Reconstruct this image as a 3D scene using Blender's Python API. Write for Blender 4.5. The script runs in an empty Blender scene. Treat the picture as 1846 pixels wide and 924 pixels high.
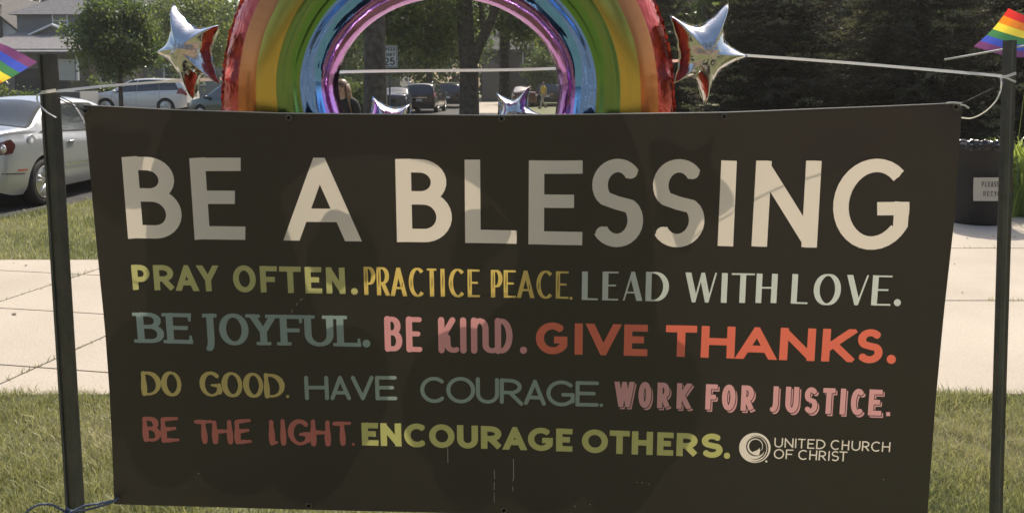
import bpy, math, random
import numpy as np
from mathutils import Vector, Matrix
from mathutils.geometry import delaunay_2d_cdt
R = math.radians
random.seed(7)
rng = np.random.default_rng(11)
scene = bpy.context.scene
C = scene.collection

# ---------------------------------------------------------------- camera
FOC, CX, CY, WPX = 1450.0, 923.0, 258.0, 1846.0
PITCH = R(4.26)
CAMP = np.array([0.0, 0.0, 1.65])
cam = bpy.data.cameras.new('camera')
cam.sensor_width = 36.0
cam.lens = FOC / WPX * 36.0
cam.shift_y = -(462.0 - CY) / WPX
cam.clip_start = 0.05
cam.clip_end = 900
camo = bpy.data.objects.new('camera', cam)
camo.location = CAMP
camo.rotation_euler = (math.pi / 2 - PITCH, 0, 0)
C.objects.link(camo)
scene.camera = camo

# ---------------------------------------------------------------- sky and sun
SUN_EL, SUN_AZ = R(48.5), R(20)
world = bpy.data.worlds.new('World')
scene.world = world
world.use_nodes = True
wn = world.node_tree
wn.nodes.clear()
wo = wn.nodes.new('ShaderNodeOutputWorld')
wb = wn.nodes.new('ShaderNodeBackground')
sky = wn.nodes.new('ShaderNodeTexSky')
sky.sky_type = 'NISHITA'
sky.sun_disc = False
sky.sun_elevation = SUN_EL
sky.sun_rotation = SUN_AZ
sky.air_density = 1.0
sky.dust_density = 3.5
sky.ozone_density = 0.6
wb.inputs['Strength'].default_value = 0.15
wn.links.new(sky.outputs[0], wb.inputs['Color'])
wn.links.new(wb.outputs[0], wo.inputs['Surface'])
sun = bpy.data.lights.new('sun', 'SUN')
sun.energy = 3.9
sun.angle = R(0.55)
sun.color = (1.0, 0.91, 0.77)
suno = bpy.data.objects.new('sun', sun)
sd = Vector((math.sin(SUN_AZ) * math.cos(SUN_EL), math.cos(SUN_AZ) * math.cos(SUN_EL), math.sin(SUN_EL)))
suno.rotation_euler = sd.to_track_quat('Z', 'Y').to_euler()
suno.location = (6, 18, 30)
C.objects.link(suno)
vs = scene.view_settings
vs.view_transform = 'Standard'
vs.look = 'None'
vs.gamma = 1.0
vs.exposure = 0.42
vs.use_curve_mapping = False
scene.render.engine = 'CYCLES'
cy = scene.cycles
cy.use_denoising = True
cy.max_bounces = 7
cy.transparent_max_bounces = 8
cy.sample_clamp_indirect = 6

# ---------------------------------------------------------------- helpers
def at(x, y, Y):
    """world point at depth Y behind pixel (x, y) of the 1846x924 photograph"""
    xc = (np.asarray(x, float) - CX) / FOC
    yc = -(np.asarray(y, float) - CY) / FOC
    dy = math.cos(PITCH) + yc * math.sin(PITCH)
    dz = -math.sin(PITCH) + yc * math.cos(PITCH)
    k = np.asarray(Y, float) / dy
    return np.stack([xc * k, dy * k, CAMP[2] + dz * k], -1)

def atv(x, y, Y):
    return Vector([float(v) for v in at(x, y, Y)])

def tag(o, label=None, cat=None, group=None, kind=None):
    if label: o['label'] = label
    if cat: o['category'] = cat
    if group: o['group'] = group
    if kind: o['kind'] = kind
    return o

def empty(name, loc=(0, 0, 0), rz=0.0, **k):
    o = bpy.data.objects.new(name, None)
    o.empty_display_size = 0.1
    o.location = loc
    o.rotation_euler = (0, 0, rz)
    C.objects.link(o)
    return tag(o, **k)

def mesh(name, V, F, m, parent=None, smooth=False, mi=None, **k):
    """one mesh object from verts and faces (any lists / arrays)"""
    me = bpy.data.meshes.new(name)
    if isinstance(F, np.ndarray):
        n, s = F.shape
        V = np.asarray(V, np.float32)
        me.vertices.add(len(V)); me.vertices.foreach_set('co', V.ravel())
        me.loops.add(n * s); me.loops.foreach_set('vertex_index', F.astype(np.int32).ravel())
        me.polygons.add(n); me.polygons.foreach_set('loop_start', np.arange(0, n * s, s, dtype=np.int32))
        me.polygons.foreach_set('loop_total', np.full(n, s, np.int32))
        me.update(calc_edges=True)
    else:
        me.from_pydata([tuple(map(float, v)) for v in V], [], [tuple(map(int, f)) for f in F])
        me.update()
    for mm in (m if isinstance(m, (list, tuple)) else [m]):
        me.materials.append(mm)
    if mi is not None:
        me.polygons.foreach_set('material_index', np.asarray(mi, np.int32))
    if smooth:
        me.polygons.foreach_set('use_smooth', np.ones(len(me.polygons), bool))
    o = bpy.data.objects.new(name, me)
    C.objects.link(o)
    if parent: o.parent = parent
    return tag(o, **k)

class MB:
    """collects simple shapes into one mesh"""
    def __init__(s): s.V, s.F, s.M, s.cur = [], [], [], 0
    def add(s, V, F):
        b = len(s.V)
        s.V += [tuple(map(float, v)) for v in V]
        for f in F:
            s.F.append(tuple(int(i) + b for i in f)); s.M.append(s.cur)
        return s
    def box(s, c, d, rz=0.0, bev=0.0):
        x, y, z = d[0] / 2, d[1] / 2, d[2] / 2
        ca, sa = math.cos(rz), math.sin(rz)
        if bev <= 0:
            P = [(-x, -y, -z), (x, -y, -z), (x, y, -z), (-x, y, -z), (-x, -y, z), (x, -y, z), (x, y, z), (-x, y, z)]
            F = [(0, 3, 2, 1), (4, 5, 6, 7), (0, 1, 5, 4), (1, 2, 6, 5), (2, 3, 7, 6), (3, 0, 4, 7)]
        else:
            b = min(bev, x * .9, y * .9, z * .9)
            def ringz(zz, ins):
                X, Y = x - ins, y - ins
                return [(-X + b, -Y, zz), (X - b, -Y, zz), (X, -Y + b, zz), (X, Y - b, zz), (X - b, Y, zz), (-X + b, Y, zz), (-X, Y - b, zz), (-X, -Y + b, zz)]
            P = ringz(-z, b * .8) + ringz(-z + b, 0) + ringz(z - b, 0) + ringz(z, b * .8)
            F = [tuple(range(7, -1, -1)), tuple(range(24, 32))]
            for r in range(3):
                for i in range(8):
                    j = (i + 1) % 8
                    F.append((r * 8 + i, r * 8 + j, r * 8 + 8 + j, r * 8 + 8 + i))
        return s.add([(c[0] + p[0] * ca - p[1] * sa, c[1] + p[0] * sa + p[1] * ca, c[2] + p[2]) for p in P], F)
    def tube(s, pts, r, n=8, cap=True):
        pts = [Vector(tuple(map(float, p))) for p in pts]
        m = len(pts)
        rr = [r] * m if not hasattr(r, '__len__') else list(r)
        V, F = [], []
        up = None
        for i, p in enumerate(pts):
            t = (pts[min(i + 1, m - 1)] - pts[max(i - 1, 0)])
            t.normalize()
            if up is None:
                up = Vector((0, 0, 1)) if abs(t.z) < .9 else Vector((1, 0, 0))
            a = t.cross(up)
            if a.length < 1e-5: a = t.orthogonal()
            a.normalize(); b = a.cross(t).normalized(); up = b
            for k in range(n):
                an = 2 * math.pi * k / n
                V.append(p + a * (math.cos(an) * rr[i]) + b * (math.sin(an) * rr[i]))
        for i in range(m - 1):
            for k in range(n):
                k2 = (k + 1) % n
                F.append((i * n + k, i * n + k2, (i + 1) * n + k2, (i + 1) * n + k))
        if cap:
            F.append(tuple(range(n - 1, -1, -1))); F.append(tuple(range((m - 1) * n, m * n)))
        return s.add(V, F)
    def lathe(s, prof, c=(0, 0, 0), n=24, axis='z'):
        V, F = [], []
        m = len(prof)
        for r, h in prof:
            for k in range(n):
                a = 2 * math.pi * k / n
                p = (r * math.cos(a), r * math.sin(a), h)
                if axis == 'y': p = (p[0], p[2], p[1])
                if axis == 'x': p = (p[2], p[0], p[1])
                V.append((c[0] + p[0], c[1] + p[1], c[2] + p[2]))
        for i in range(m - 1):
            for k in range(n):
                k2 = (k + 1) % n
                F.append((i * n + k, i * n + k2, (i + 1) * n + k2, (i + 1) * n + k))
        F.append(tuple(range(n))); F.append(tuple(range((m - 1) * n, m * n)))
        return s.add(V, F)
    def ball(s, c, r, n=12, m=8):
        r = (r, r, r) if not hasattr(r, '__len__') else r
        V, F = [], []
        for i in range(m + 1):
            th = math.pi * i / m
            for k in range(n):
                a = 2 * math.pi * k / n
                V.append((c[0] + r[0] * math.sin(th) * math.cos(a), c[1] + r[1] * math.sin(th) * math.sin(a), c[2] + r[2] * math.cos(th)))
        for i in range(m):
            for k in range(n):
                k2 = (k + 1) % n
                F.append((i * n + k, (i + 1) * n + k, (i + 1) * n + k2, i * n + k2))
        return s.add(V, F)
    def prism(s, poly, a, b):
        """poly: list of 3d points, extruded by vector b-a"""
        n = len(poly)
        d = Vector(b) - Vector(a)
        V = [Vector(p) for p in poly] + [Vector(p) + d for p in poly]
        F = [tuple(range(n - 1, -1, -1)), tuple(range(n, 2 * n))]
        for i in range(n):
            j = (i + 1) % n
            F.append((i, j, n + j, n + i))
        return s.add(V, F)
    def build(s, name, m, parent=None, smooth=False, **k):
        return mesh(name, s.V, s.F, m, parent, smooth, mi=s.M if isinstance(m, (list, tuple)) else None, **k)

# ---------------------------------------------------------------- materials
def new_mat(name):
    m = bpy.data.materials.new(name); m.use_nodes = True
    m.node_tree.nodes.clear()
    return m, m.node_tree.nodes, m.node_tree.links

def noise_color(nd, ln, c1, c2, scale, detail=5.0, lo=.35, hi=.65, coord='Object'):
    tc = nd.new('ShaderNodeTexCoord')
    nz = nd.new('ShaderNodeTexNoise'); nz.inputs['Scale'].default_value = scale; nz.inputs['Detail'].default_value = detail
    ln.new(tc.outputs[coord], nz.inputs['Vector'])
    rp = nd.new('ShaderNodeValToRGB')
    rp.color_ramp.elements[0].position = lo; rp.color_ramp.elements[0].color = (*c1, 1)
    rp.color_ramp.elements[1].position = hi; rp.color_ramp.elements[1].color = (*c2, 1)
    ln.new(nz.outputs['Fac'], rp.inputs['Fac'])
    return rp.outputs['Color'], tc, nz

def pmat(name, c, rough=.6, metal=0.0, c2=None, scale=8.0, bump=0.0, bscale=40.0, coat=0.0, spec=.5, trans=0.0, coord='Object'):
    m, nd, ln = new_mat(name)
    o = nd.new('ShaderNodeOutputMaterial'); p = nd.new('ShaderNodeBsdfPrincipled')
    p.inputs['Base Color'].default_value = (*c, 1)
    p.inputs['Roughness'].default_value = rough
    p.inputs['Metallic'].default_value = metal
    p.inputs['Coat Weight'].default_value = coat
    p.inputs['Coat Roughness'].default_value = .04
    p.inputs['Specular IOR Level'].default_value = spec
    if trans: p.inputs['Transmission Weight'].default_value = trans
    if c2 is not None:
        col, tc, nz = noise_color(nd, ln, c, c2, scale, coord=coord)
        ln.new(col, p.inputs['Base Color'])
    if bump:
        tc = nd.new('ShaderNodeTexCoord'); nz = nd.new('ShaderNodeTexNoise')
        nz.inputs['Scale'].default_value = bscale; nz.inputs['Detail'].default_value = 6
        ln.new(tc.outputs[coord], nz.inputs['Vector'])
        b = nd.new('ShaderNodeBump'); b.inputs['Strength'].default_value = bump; b.inputs['Distance'].default_value = .02
        ln.new(nz.outputs['Fac'], b.inputs['Height']); ln.new(b.outputs['Normal'], p.inputs['Normal'])
    ln.new(p.outputs[0], o.inputs['Surface'])
    return m

def sheet_mat(name, c, tc_, f, gloss=.04, rough=.45, c2=None, scale=6.0):
    """thin sheet (leaf, cloth, vinyl): diffuse front, light coming through from behind"""
    m, nd, ln = new_mat(name)
    o = nd.new('ShaderNodeOutputMaterial')
    d = nd.new('ShaderNodeBsdfDiffuse'); t = nd.new('ShaderNodeBsdfTranslucent'); g = nd.new('ShaderNodeBsdfGlossy')
    d.inputs['Color'].default_value = (*c, 1); t.inputs['Color'].default_value = (*tc_, 1)
    g.inputs['Roughness'].default_value = rough; g.inputs['Color'].default_value = (1, 1, 1, 1)
    if c2 is not None:
        col, _, _ = noise_color(nd, ln, c, c2, scale)
        ln.new(col, d.inputs['Color'])
    a = nd.new('ShaderNodeMixShader'); a.inputs[0].default_value = f
    ln.new(d.outputs[0], a.inputs[1]); ln.new(t.outputs[0], a.inputs[2])
    b = nd.new('ShaderNodeMixShader'); b.inputs[0].default_value = gloss
    ln.new(a.outputs[0], b.inputs[1]); ln.new(g.outputs[0], b.inputs[2])
    ln.new(b.outputs[0], o.inputs['Surface'])
    return m

def siding_mat(name, c, pitch=.2, c2=None):
    m, nd, ln = new_mat(name)
    o = nd.new('ShaderNodeOutputMaterial'); p = nd.new('ShaderNodeBsdfPrincipled')
    p.inputs['Roughness'].default_value = .6
    c2 = c2 or tuple(v * .85 for v in c)
    col, tc, nz = noise_color(nd, ln, c, c2, .6)
    ln.new(col, p.inputs['Base Color'])
    sx = nd.new('ShaderNodeSeparateXYZ'); ln.new(tc.outputs['Object'], sx.inputs[0])
    mm = nd.new('ShaderNodeMath'); mm.operation = 'FRACT'
    dv = nd.new('ShaderNodeMath'); dv.operation = 'DIVIDE'; dv.inputs[1].default_value = pitch
    ln.new(sx.outputs['Z'], dv.inputs[0]); ln.new(dv.outputs[0], mm.inputs[0])
    b = nd.new('ShaderNodeBump'); b.inputs['Distance'].default_value = .03; b.inputs['Strength'].default_value = 1.0
    b.invert = True
    ln.new(mm.outputs[0], b.inputs['Height']); ln.new(b.outputs['Normal'], p.inputs['Normal'])
    ln.new(p.outputs[0], o.inputs['Surface'])
    return m

def brick_mat(name, c1, c2, mortar, scale=4.0):
    m, nd, ln = new_mat(name)
    o = nd.new('ShaderNodeOutputMaterial'); p = nd.new('ShaderNodeBsdfPrincipled')
    tc = nd.new('ShaderNodeTexCoord'); mp = nd.new('ShaderNodeMapping'); mp.inputs['Rotation'].default_value = (R(90), 0, 0)
    bt = nd.new('ShaderNodeTexBrick')
    bt.inputs['Color1'].default_value = (*c1, 1); bt.inputs['Color2'].default_value = (*c2, 1); bt.inputs['Mortar'].default_value = (*mortar, 1)
    bt.inputs['Scale'].default_value = scale; bt.inputs['Mortar Size'].default_value = .02
    ln.new(tc.outputs['Object'], mp.inputs[0]); ln.new(mp.outputs[0], bt.inputs['Vector'])
    ln.new(bt.outputs['Color'], p.inputs['Base Color']); p.inputs['Roughness'].default_value = .85
    ln.new(p.outputs[0], o.inputs['Surface'])
    return m

M = {}
M['grass_ground'] = pmat('grass_ground', (.12, .125, .055), .95, c2=(.17, .17, .08), scale=1.3, bump=.6, bscale=30)
M['blade'] = sheet_mat('grass_blade', (.33, .335, .145), (.46, .45, .17), .38, .06, .4)
M['blade_dry'] = sheet_mat('grass_blade_straw', (.48, .45, .27), (.46, .42, .22), .35, .05, .45)
M['blade_dark'] = sheet_mat('grass_blade_deep', (.17, .195, .08), (.25, .27, .09), .35, .06, .4)
def concrete_mat():
    m, nd, ln = new_mat('concrete')
    o = nd.new('ShaderNodeOutputMaterial'); p = nd.new('ShaderNodeBsdfPrincipled'); p.inputs['Roughness'].default_value = .92
    c1, tc, _ = noise_color(nd, ln, (.375, .325, .265), (.475, .42, .345), .9, 9, .25, .75)
    c2, _, nz = noise_color(nd, ln, (.91, .90, .88), (1.05, 1.045, 1.03), 70, 6, .3, .62)
    mx = nd.new('ShaderNodeMix'); mx.data_type = 'RGBA'; mx.blend_type = 'MULTIPLY'; mx.inputs[0].default_value = 1.0
    ln.new(c1, mx.inputs[6]); ln.new(c2, mx.inputs[7]); ln.new(mx.outputs[2], p.inputs['Base Color'])
    bm = nd.new('ShaderNodeBump'); bm.inputs['Strength'].default_value = .35; bm.inputs['Distance'].default_value = .01
    ln.new(nz.outputs['Fac'], bm.inputs['Height']); ln.new(bm.outputs['Normal'], p.inputs['Normal'])
    ln.new(p.outputs[0], o.inputs['Surface'])
    return m
M['concrete'] = concrete_mat()
M['asphalt'] = pmat('asphalt', (.045, .044, .042), .9, c2=(.075, .073, .07), scale=3, bump=.5, bscale=120)
M['joint'] = pmat('joint_soil', (.13, .11, .07), .95, c2=(.22, .195, .13), scale=20)
M['bark'] = pmat('bark', (.06, .048, .037), .95, c2=(.12, .10, .08), scale=7, bump=1.0, bscale=14)
M['leaf'] = sheet_mat('leaf_mid', (.085, .135, .045), (.19, .27, .06), .45, .05, .4)
M['leaf_dark'] = sheet_mat('leaf_dark', (.055, .095, .035), (.13, .19, .05), .42, .05, .4)
M['leaf_light'] = sheet_mat('leaf_light', (.11, .15, .045), (.28, .33, .07), .42, .05, .4)
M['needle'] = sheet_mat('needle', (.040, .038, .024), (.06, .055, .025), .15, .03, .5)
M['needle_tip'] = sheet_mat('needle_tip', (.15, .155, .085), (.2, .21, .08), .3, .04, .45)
M['post'] = pmat('post_green_steel', (.05, .054, .046), .42, .0, c2=(.078, .07, .056), scale=22, bump=.2, bscale=60)
M['silver'] = pmat('silver_paint', (.40, .415, .44), .34, .6, coat=.9)
M['white_paint'] = pmat('white_paint', (.72, .71, .68), .3, .05, coat=.9)
M['black_paint'] = pmat('black_paint', (.012, .012, .013), .25, .0, coat=1.0)
M['red_paint'] = pmat('dark_red_paint', (.10, .018, .018), .25, .1, coat=1.0)
M['blue_paint'] = pmat('slate_paint', (.06, .075, .10), .25, .3, coat=1.0)
M['teal_paint'] = pmat('teal_paint', (.02, .05, .055), .25, .2, coat=1.0)
M['glass'] = pmat('car_glass', (.018, .022, .024), .04, .0, spec=.9, coat=.5)
M['glass_clear'] = pmat('car_glass_bright', (.04, .048, .05), .04, .0, spec=.55)
M['rubber'] = pmat('rubber', (.018, .018, .018), .75)
M['black_trim'] = pmat('black_trim', (.02, .02, .02), .6)
M['dark_gap'] = pmat('dark_gap', (.006, .006, .006), .9)
M['alloy'] = pmat('alloy', (.62, .61, .58), .28, .8)
M['tail_red'] = pmat('tail_red', (.30, .02, .02), .15, .0, coat=1.0)
M['lamp_clear'] = pmat('lamp_clear', (.62, .60, .58), .12, .5, coat=1.0)
M['lamp_dark'] = pmat('lamp_dark', (.07, .022, .020), .15, .2, coat=1.0)
M['chrome'] = pmat('chrome', (.75, .75, .74), .1, 1.0)
M['roof'] = pmat('roof_shingle', (.16, .155, .155), .9, c2=(.22, .21, .21), scale=5, bump=.6, bscale=30)
M['roof_dark'] = pmat('roof_shingle_dark', (.07, .065, .062), .9, c2=(.10, .095, .09), scale=5, bump=.6, bscale=30)
M['siding_grey'] = siding_mat('siding_grey', (.15, .155, .16), .2)
M['siding_white'] = siding_mat('siding_white', (.82, .81, .80), .18)
M['siding_mid'] = siding_mat('siding_mid', (.27, .27, .26), .2)
M['siding_brown'] = siding_mat('siding_brown', (.075, .06, .05), .22)
M['trim_white'] = pmat('trim_white', (.75, .74, .71), .55)
M['door_beige'] = siding_mat('door_beige', (.5, .48, .43), .55)
M['brick'] = brick_mat('brick_tan', (.36, .28, .21), (.26, .19, .14), (.42, .38, .33))
M['brick_dark'] = brick_mat('brick_grey', (.18, .16, .14), (.13, .115, .10), (.22, .2, .18))
M['window_glass'] = pmat('window_glass', (.03, .034, .036), .06, spec=.9)
# ---------------------------------------------------------------- lettering engine
def arc(cx, cy, rx, ry, a0, a1, n=14):
    t = np.radians(np.linspace(a0, a1, n))
    return [(cx + rx * math.cos(a), cy + ry * math.sin(a)) for a in t]

def glyph(ch):
    """centre lines in a unit box; kind '' follows direction, 'n' thin, 'k' thick"""
    e = .22
    def ext(p, q):                      # lengthen a diagonal past both ends (clipped later)
        d = (q[0] - p[0], q[1] - p[1])
        return [(p[0] - d[0] * e, p[1] - d[1] * e), (q[0] + d[0] * e, q[1] + d[1] * e)]
    st = [(0, 0), (0, 1)]
    G = {
     'A': [(ext((0, 0), (.5, 1)), 'n'), (ext((1, 0), (.5, 1)), 'k'), ([(.17, .27), (.83, .27)], 'h')],
     'B': [([(0, 0), (0, 1)], ''), ([(0, 1), (.42, 1)] + arc(.42, .77, .46, .23, 80, -80) + [(.42, .54), (0, .54)], ''),
           ([(.3, .54), (.5, .54)] + arc(.5, .27, .5, .27, 80, -80) + [(.5, 0), (0, 0)], '')],
     'C': [(arc(.56, .5, .56, .515, 48, 312, 26), '')],
     'D': [(st, ''), ([(0, 1), (.3, 1)] + arc(.3, .5, .7, .5, 85, -85, 20) + [(.3, 0), (0, 0)], '')],
     'E': [(st, ''), ([(0, 1), (1, 1)], 'H'), ([(0, .52), (.84, .52)], 'H'), ([(0, 0), (1, 0)], 'H')],
     'F': [(st, ''), ([(0, 1), (1, 1)], 'H'), ([(0, .50), (.86, .50)], 'H')],
     'G': [(arc(.54, .5, .54, .515, 46, 318, 26), ''), ([(1, -.12), (1, .44)], 'b'), ([(1.0, .44), (.60, .44)], 'b')],
     'H': [(st, ''), ([(1, 0), (1, 1)], ''), ([(0, .52), (1, .52)], '')],
     'I': [([(.5, 0), (.5, 1)], '')],
     'J': [([(1, 1), (1, .28)] + arc(.45, .28, .55, .28, 0, -110, 12), '')],
     'K': [(st, ''), (ext((.02, .36), (1, 1)), 'n'), ([(.30, .56), (1.15, -.12)], 'k')],
     'L': [(st, ''), ([(0, 0), (1, 0)], 'H')],
     'M': [(st, ''), ([(1, 0), (1, 1)], ''), (ext((0, 1), (.5, .15))[0:2], ''), (ext((1, 1), (.5, .15)), '')],
     'N': [([(0, 0), (0, 1)], 'N'), ([(1, 0), (1, 1)], 'N'), (ext((0, 1), (1, 0)), 'k')],
     'O': [(arc(.5, .5, .5, .515, 90, 450, 40), '')],
     'P': [(st, ''), ([(0, 1), (.45, 1)] + arc(.45, .70, .55, .30, 85, -85) + [(.45, .40), (0, .40)], '')],
     'R': [(st, ''), ([(0, 1), (.42, 1)] + arc(.42, .72, .50, .28, 85, -85) + [(.42, .44), (0, .44)], ''), ([(.42, .44), (1.0, -.05)], 'k')],
     'S': [(arc(.5, .75, .47, .265, 32, 90, 6) + arc(.5, .75, .47, .265, 100, 225, 12) + [(.5, .50)] + arc(.5, .26, .5, .275, 45, -90, 12) + arc(.5, .26, .5, .275, -100, -150, 5), '')],
     'T': [([(.5, 0), (.5, 1)], ''), ([(0, 1), (1, 1)], 'E')],
     'U': [([(0, 1), (0, .36)] + arc(.5, .36, .5, .375, 180, 360, 20) + [(1, .36), (1, 1)], '')],
     'V': [(ext((0, 1), (.5, 0)), 'k'), (ext((1, 1), (.5, 0)), 'n')],
     'W': [(ext((0, 1), (.26, 0)), 'k'), (ext((.5, 1), (.26, 0)), 'n'), (ext((.5, 1), (.74, 0)), 'k'), (ext((1, 1), (.74, 0)), 'n')],
     'Y': [([(0 - .1, 1.2), (.5, .42)], 'k'), ([(1.1, 1.2), (.5, .42)], 'n'), ([(.5, 0), (.5, .46)], '')],
     '2': [(arc(.5, .72, .5, .28, 165, -20, 16) + [(.02, .0)], ''), ([(0, 0), (1, 0)], 'E')],
     '5': [([(.92, 1), (.14, 1), (.06, .54)] + arc(.47, .32, .53, .32, 125, -150, 22), '')],
     'n': [(st, ''), ([(0, .74)] + arc(.5, .72, .5, .28, 175, 0, 14) + [(1, .5)], ''), ([(1, .6), (1, .2)] + arc(1.55, .18, .55, .18, 180, 300, 10), '')],
     'k': [(st, ''), ([(.08, .42), (.98, 1)], ''), ([(.1, .45), (.36, .48), (.5, .42), (.53, .2)] + arc(1.05, .18, .52, .18, 180, 300, 10), '')],
    }
    return G[ch]

CLIPPED = set('AVWNKMYR')
PAIRS = {'A': [(0, 1), (1, 0)], 'V': [(0, 1), (1, 0)], 'W': [(0, 1), (1, 0), (1, 2), (2, 1), (2, 3), (3, 2)], 'N': [(2, 0), (2, 1)], 'K': [(1, 0)], 'Y': [(0, 1), (1, 0)], 'M': [(2, 0), (3, 1), (2, 3), (3, 2)]}

class Ink:
    """one inked shape sampled on a grid: f < 0 inside"""
    def __init__(s, f, x0, y0, st, grp): s.f, s.x0, s.y0, s.st, s.grp = f, x0, y0, st, grp; s.word = None

def seg_field(X, Y, pts, hw, rnd):
    f = np.full(X.shape, 1e3)
    n = len(pts)
    for i in range(n - 1):
        (ax, ay), (bx, by) = pts[i], pts[i + 1]
        dx, dy = bx - ax, by - ay
        L = math.hypot(dx, dy)
        if L < 1e-6: continue
        t = ((X - ax) * dx + (Y - ay) * dy) / L
        d = np.abs((X - ax) * dy - (Y - ay) * dx) / L
        w = hw[i] + (hw[i + 1] - hw[i]) * np.clip(t / L, 0, 1)
        f = np.minimum(f, np.maximum(d - w, np.maximum(-t, t - L)))
    closed = math.hypot(pts[0][0] - pts[-1][0], pts[0][1] - pts[-1][1]) < 1e-3
    for i in range(n):
        if (0 < i < n - 1) or rnd or (closed and i == 0):
            f = np.minimum(f, np.hypot(X - pts[i][0], Y - pts[i][1]) - hw[i])
    return f

def dens(p, m):
    out = [p[0]]
    for a, b in zip(p[:-1], p[1:]):
        for k in range(1, m + 1): out.append((a[0] + (b[0] - a[0]) * k / m, a[1] + (b[1] - a[1]) * k / m))
    return out

def slope_k(x): return -(x - 950.0) * 1.2e-4

def letter(ch, x0, x1, cap, base, s, t, style='butt', grp=0, step=.4, warp=True, thick=None, seed=0):
    """x0..x1 at mid height in photo px; cap(x), base(x): y of the letter's top and foot"""
    rs = random.Random(seed * 977 + ord(ch) + int(x0 * 10))
    capx = (lambda x: np.interp(x, *cap)) if not callable(cap) else cap
    basx = (lambda x: np.interp(x, *base)) if not callable(base) else base
    xm = (x0 + x1) / 2
    Hh = float(basx(xm) - capx(xm)); W = x1 - x0
    if W < s * 1.05 and ch == 'I': W = s
    hs, ht = s / 2, t / 2
    deco = style == 'deco'; brush = style == 'brush'; rnd = style in ('round', 'brush')
    def place(a, b):
        x = x0 + a
        y = float(basx(x)) - b / Hh * float(basx(x) - capx(x))
        ym = (float(basx(xm)) + float(capx(xm))) / 2
        return (x + (y - ym) * slope_k(xm), y) if warp else (x, y)
    # field grid
    mg = s + 3
    ys = [float(capx(x0)), float(capx(x1)), float(basx(x0)), float(basx(x1))]
    gx = np.arange(x0 - mg - 6, x1 + mg + 6, step); gy = np.arange(min(ys) - mg - 2, max(ys) + mg + 4, step)
    X, Y = np.meshgrid(gx, gy)
    f = np.full(X.shape, 1e3)
    parts = glyph(ch)
    fields, lines = [], []
    for pi, (p, kind) in enumerate(parts):
        q = [(u, .14) if (kind == 'b' and rnd and v < 0) else (u, v) for u, v in p]
        inset_u = hs if not (deco and kind in ('n',)) else ht
        if kind == 'H' and not rnd: q = [(q[0][0], q[0][1]), (q[1][0] + hs / max(W - 2 * hs, 1) * (1 if q[1][0] > .9 else .7), q[1][1])]
        if kind == 'E' and not rnd:
            ex = hs / max(W - 2 * hs, 1); q = [(q[0][0] - ex, q[0][1]), (q[1][0] + ex, q[1][1])]
        if brush:
            q = [(u + rs.uniform(-.035, .035), v + rs.uniform(-.025, .025)) if len(p) < 6 else (u, v) for u, v in q]
            if len(p) == 2 and kind in ('H', 'E', 'h'): q[1] = (q[1][0], q[1][1] + .05)
        if rnd and kind in ('n', 'k') and len(q) == 2:   # no overshoot when nothing is clipped
            (ax, ay), (bx, by) = q
            if ay < -.05 or ay > 1.05 or by < -.05 or by > 1.05:
                g = glyph(ch)[pi][0]
                (ax, ay), (bx, by) = g
                def clampv(A, B):
                    # cut segment A-B to 0..1 in v
                    tt = []
                    for v in (0, 1):
                        if abs(B[1] - A[1]) > 1e-6:
                            k = (v - A[1]) / (B[1] - A[1])
                            if 0 <= k <= 1: tt.append(k)
                    lo = min(tt) if (A[1] < -1e-6 or A[1] > 1 + 1e-6) and tt else 0
                    hi = max(tt) if (B[1] < -1e-6 or B[1] > 1 + 1e-6) and tt else 1
                    return [(A[0] + (B[0] - A[0]) * k, A[1] + (B[1] - A[1]) * k) for k in (lo, hi)]
                q = clampv((ax, ay), (bx, by))
        if not rnd:                                   # upright ends reach the true foot and cap lines
            ev = ht / max(Hh - 2 * ht, 1)
            def up_end(a, b):
                if abs(a[0] - b[0]) < 1e-6:
                    if abs(a[1]) < 1e-6 and b[1] > a[1]: return (a[0], a[1] - ev)
                    if abs(a[1] - 1) < 1e-6 and b[1] < a[1]: return (a[0], a[1] + ev)
                return a
            if len(q) >= 2 and kind != 'b': q[0], q[-1] = up_end(q[0], q[1]), up_end(q[-1], q[-2])
            if kind == 'b':
                if abs(q[0][0] - q[1][0]) < 1e-6: q[1] = (q[1][0], q[1][1] + ev)
                else: q[0] = (q[0][0] + hs / max(W - 2 * hs, 1), q[0][1])
        if len(q) == 2 or (brush and len(q) < 6): q = dens(q, 4)
        L = []
        for u, v in q:
            L.append(place(hs + u * (W - 2 * hs), ht + v * (Hh - 2 * ht)))
        hw = []
        n = len(L)
        for i in range(n):
            a, b = L[max(i - 1, 0)], L[min(i + 1, n - 1)]
            dx, dy = b[0] - a[0], b[1] - a[1]; l = math.hypot(dx, dy) or 1
            if kind == 'n' and deco: w = t
            elif kind == 'N' and deco: w = t
            elif kind == 'k' and deco: w = s
            elif kind == 'b': w = t if abs(dx) > abs(dy) else s * .95
            else: w = math.hypot(s * dy / l, t * dx / l)
            if brush:
                k = i / (n - 1)
                w *= .82 + .36 * math.sin(math.pi * min(1, k * 1.2 + .15)) + rs.uniform(-.05, .05)
            hw.append(w / 2)
        fields.append(seg_field(X, Y, L, hw, rnd)); lines.append((L[0], L[-1], hw[len(hw) // 2]))
    if not rnd:                                       # a diagonal stops at the far edge of the stroke it meets
        for a, b in PAIRS.get(ch, ()):
            (px, py), (qx, qy), wb_ = lines[b]; l = math.hypot(qx - px, qy - py); dx, dy = (qx - px) / l, (qy - py) / l
            cx_, cy_ = (lines[a][0][0] + lines[a][1][0]) / 2, (lines[a][0][1] + lines[a][1][1]) / 2
            sg = 1 if dx * (cy_ - py) - dy * (cx_ - px) > 0 else -1
            fields[a] = np.maximum(fields[a], -(sg * (dx * (Y - py) - dy * (X - px)) + wb_))
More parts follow.
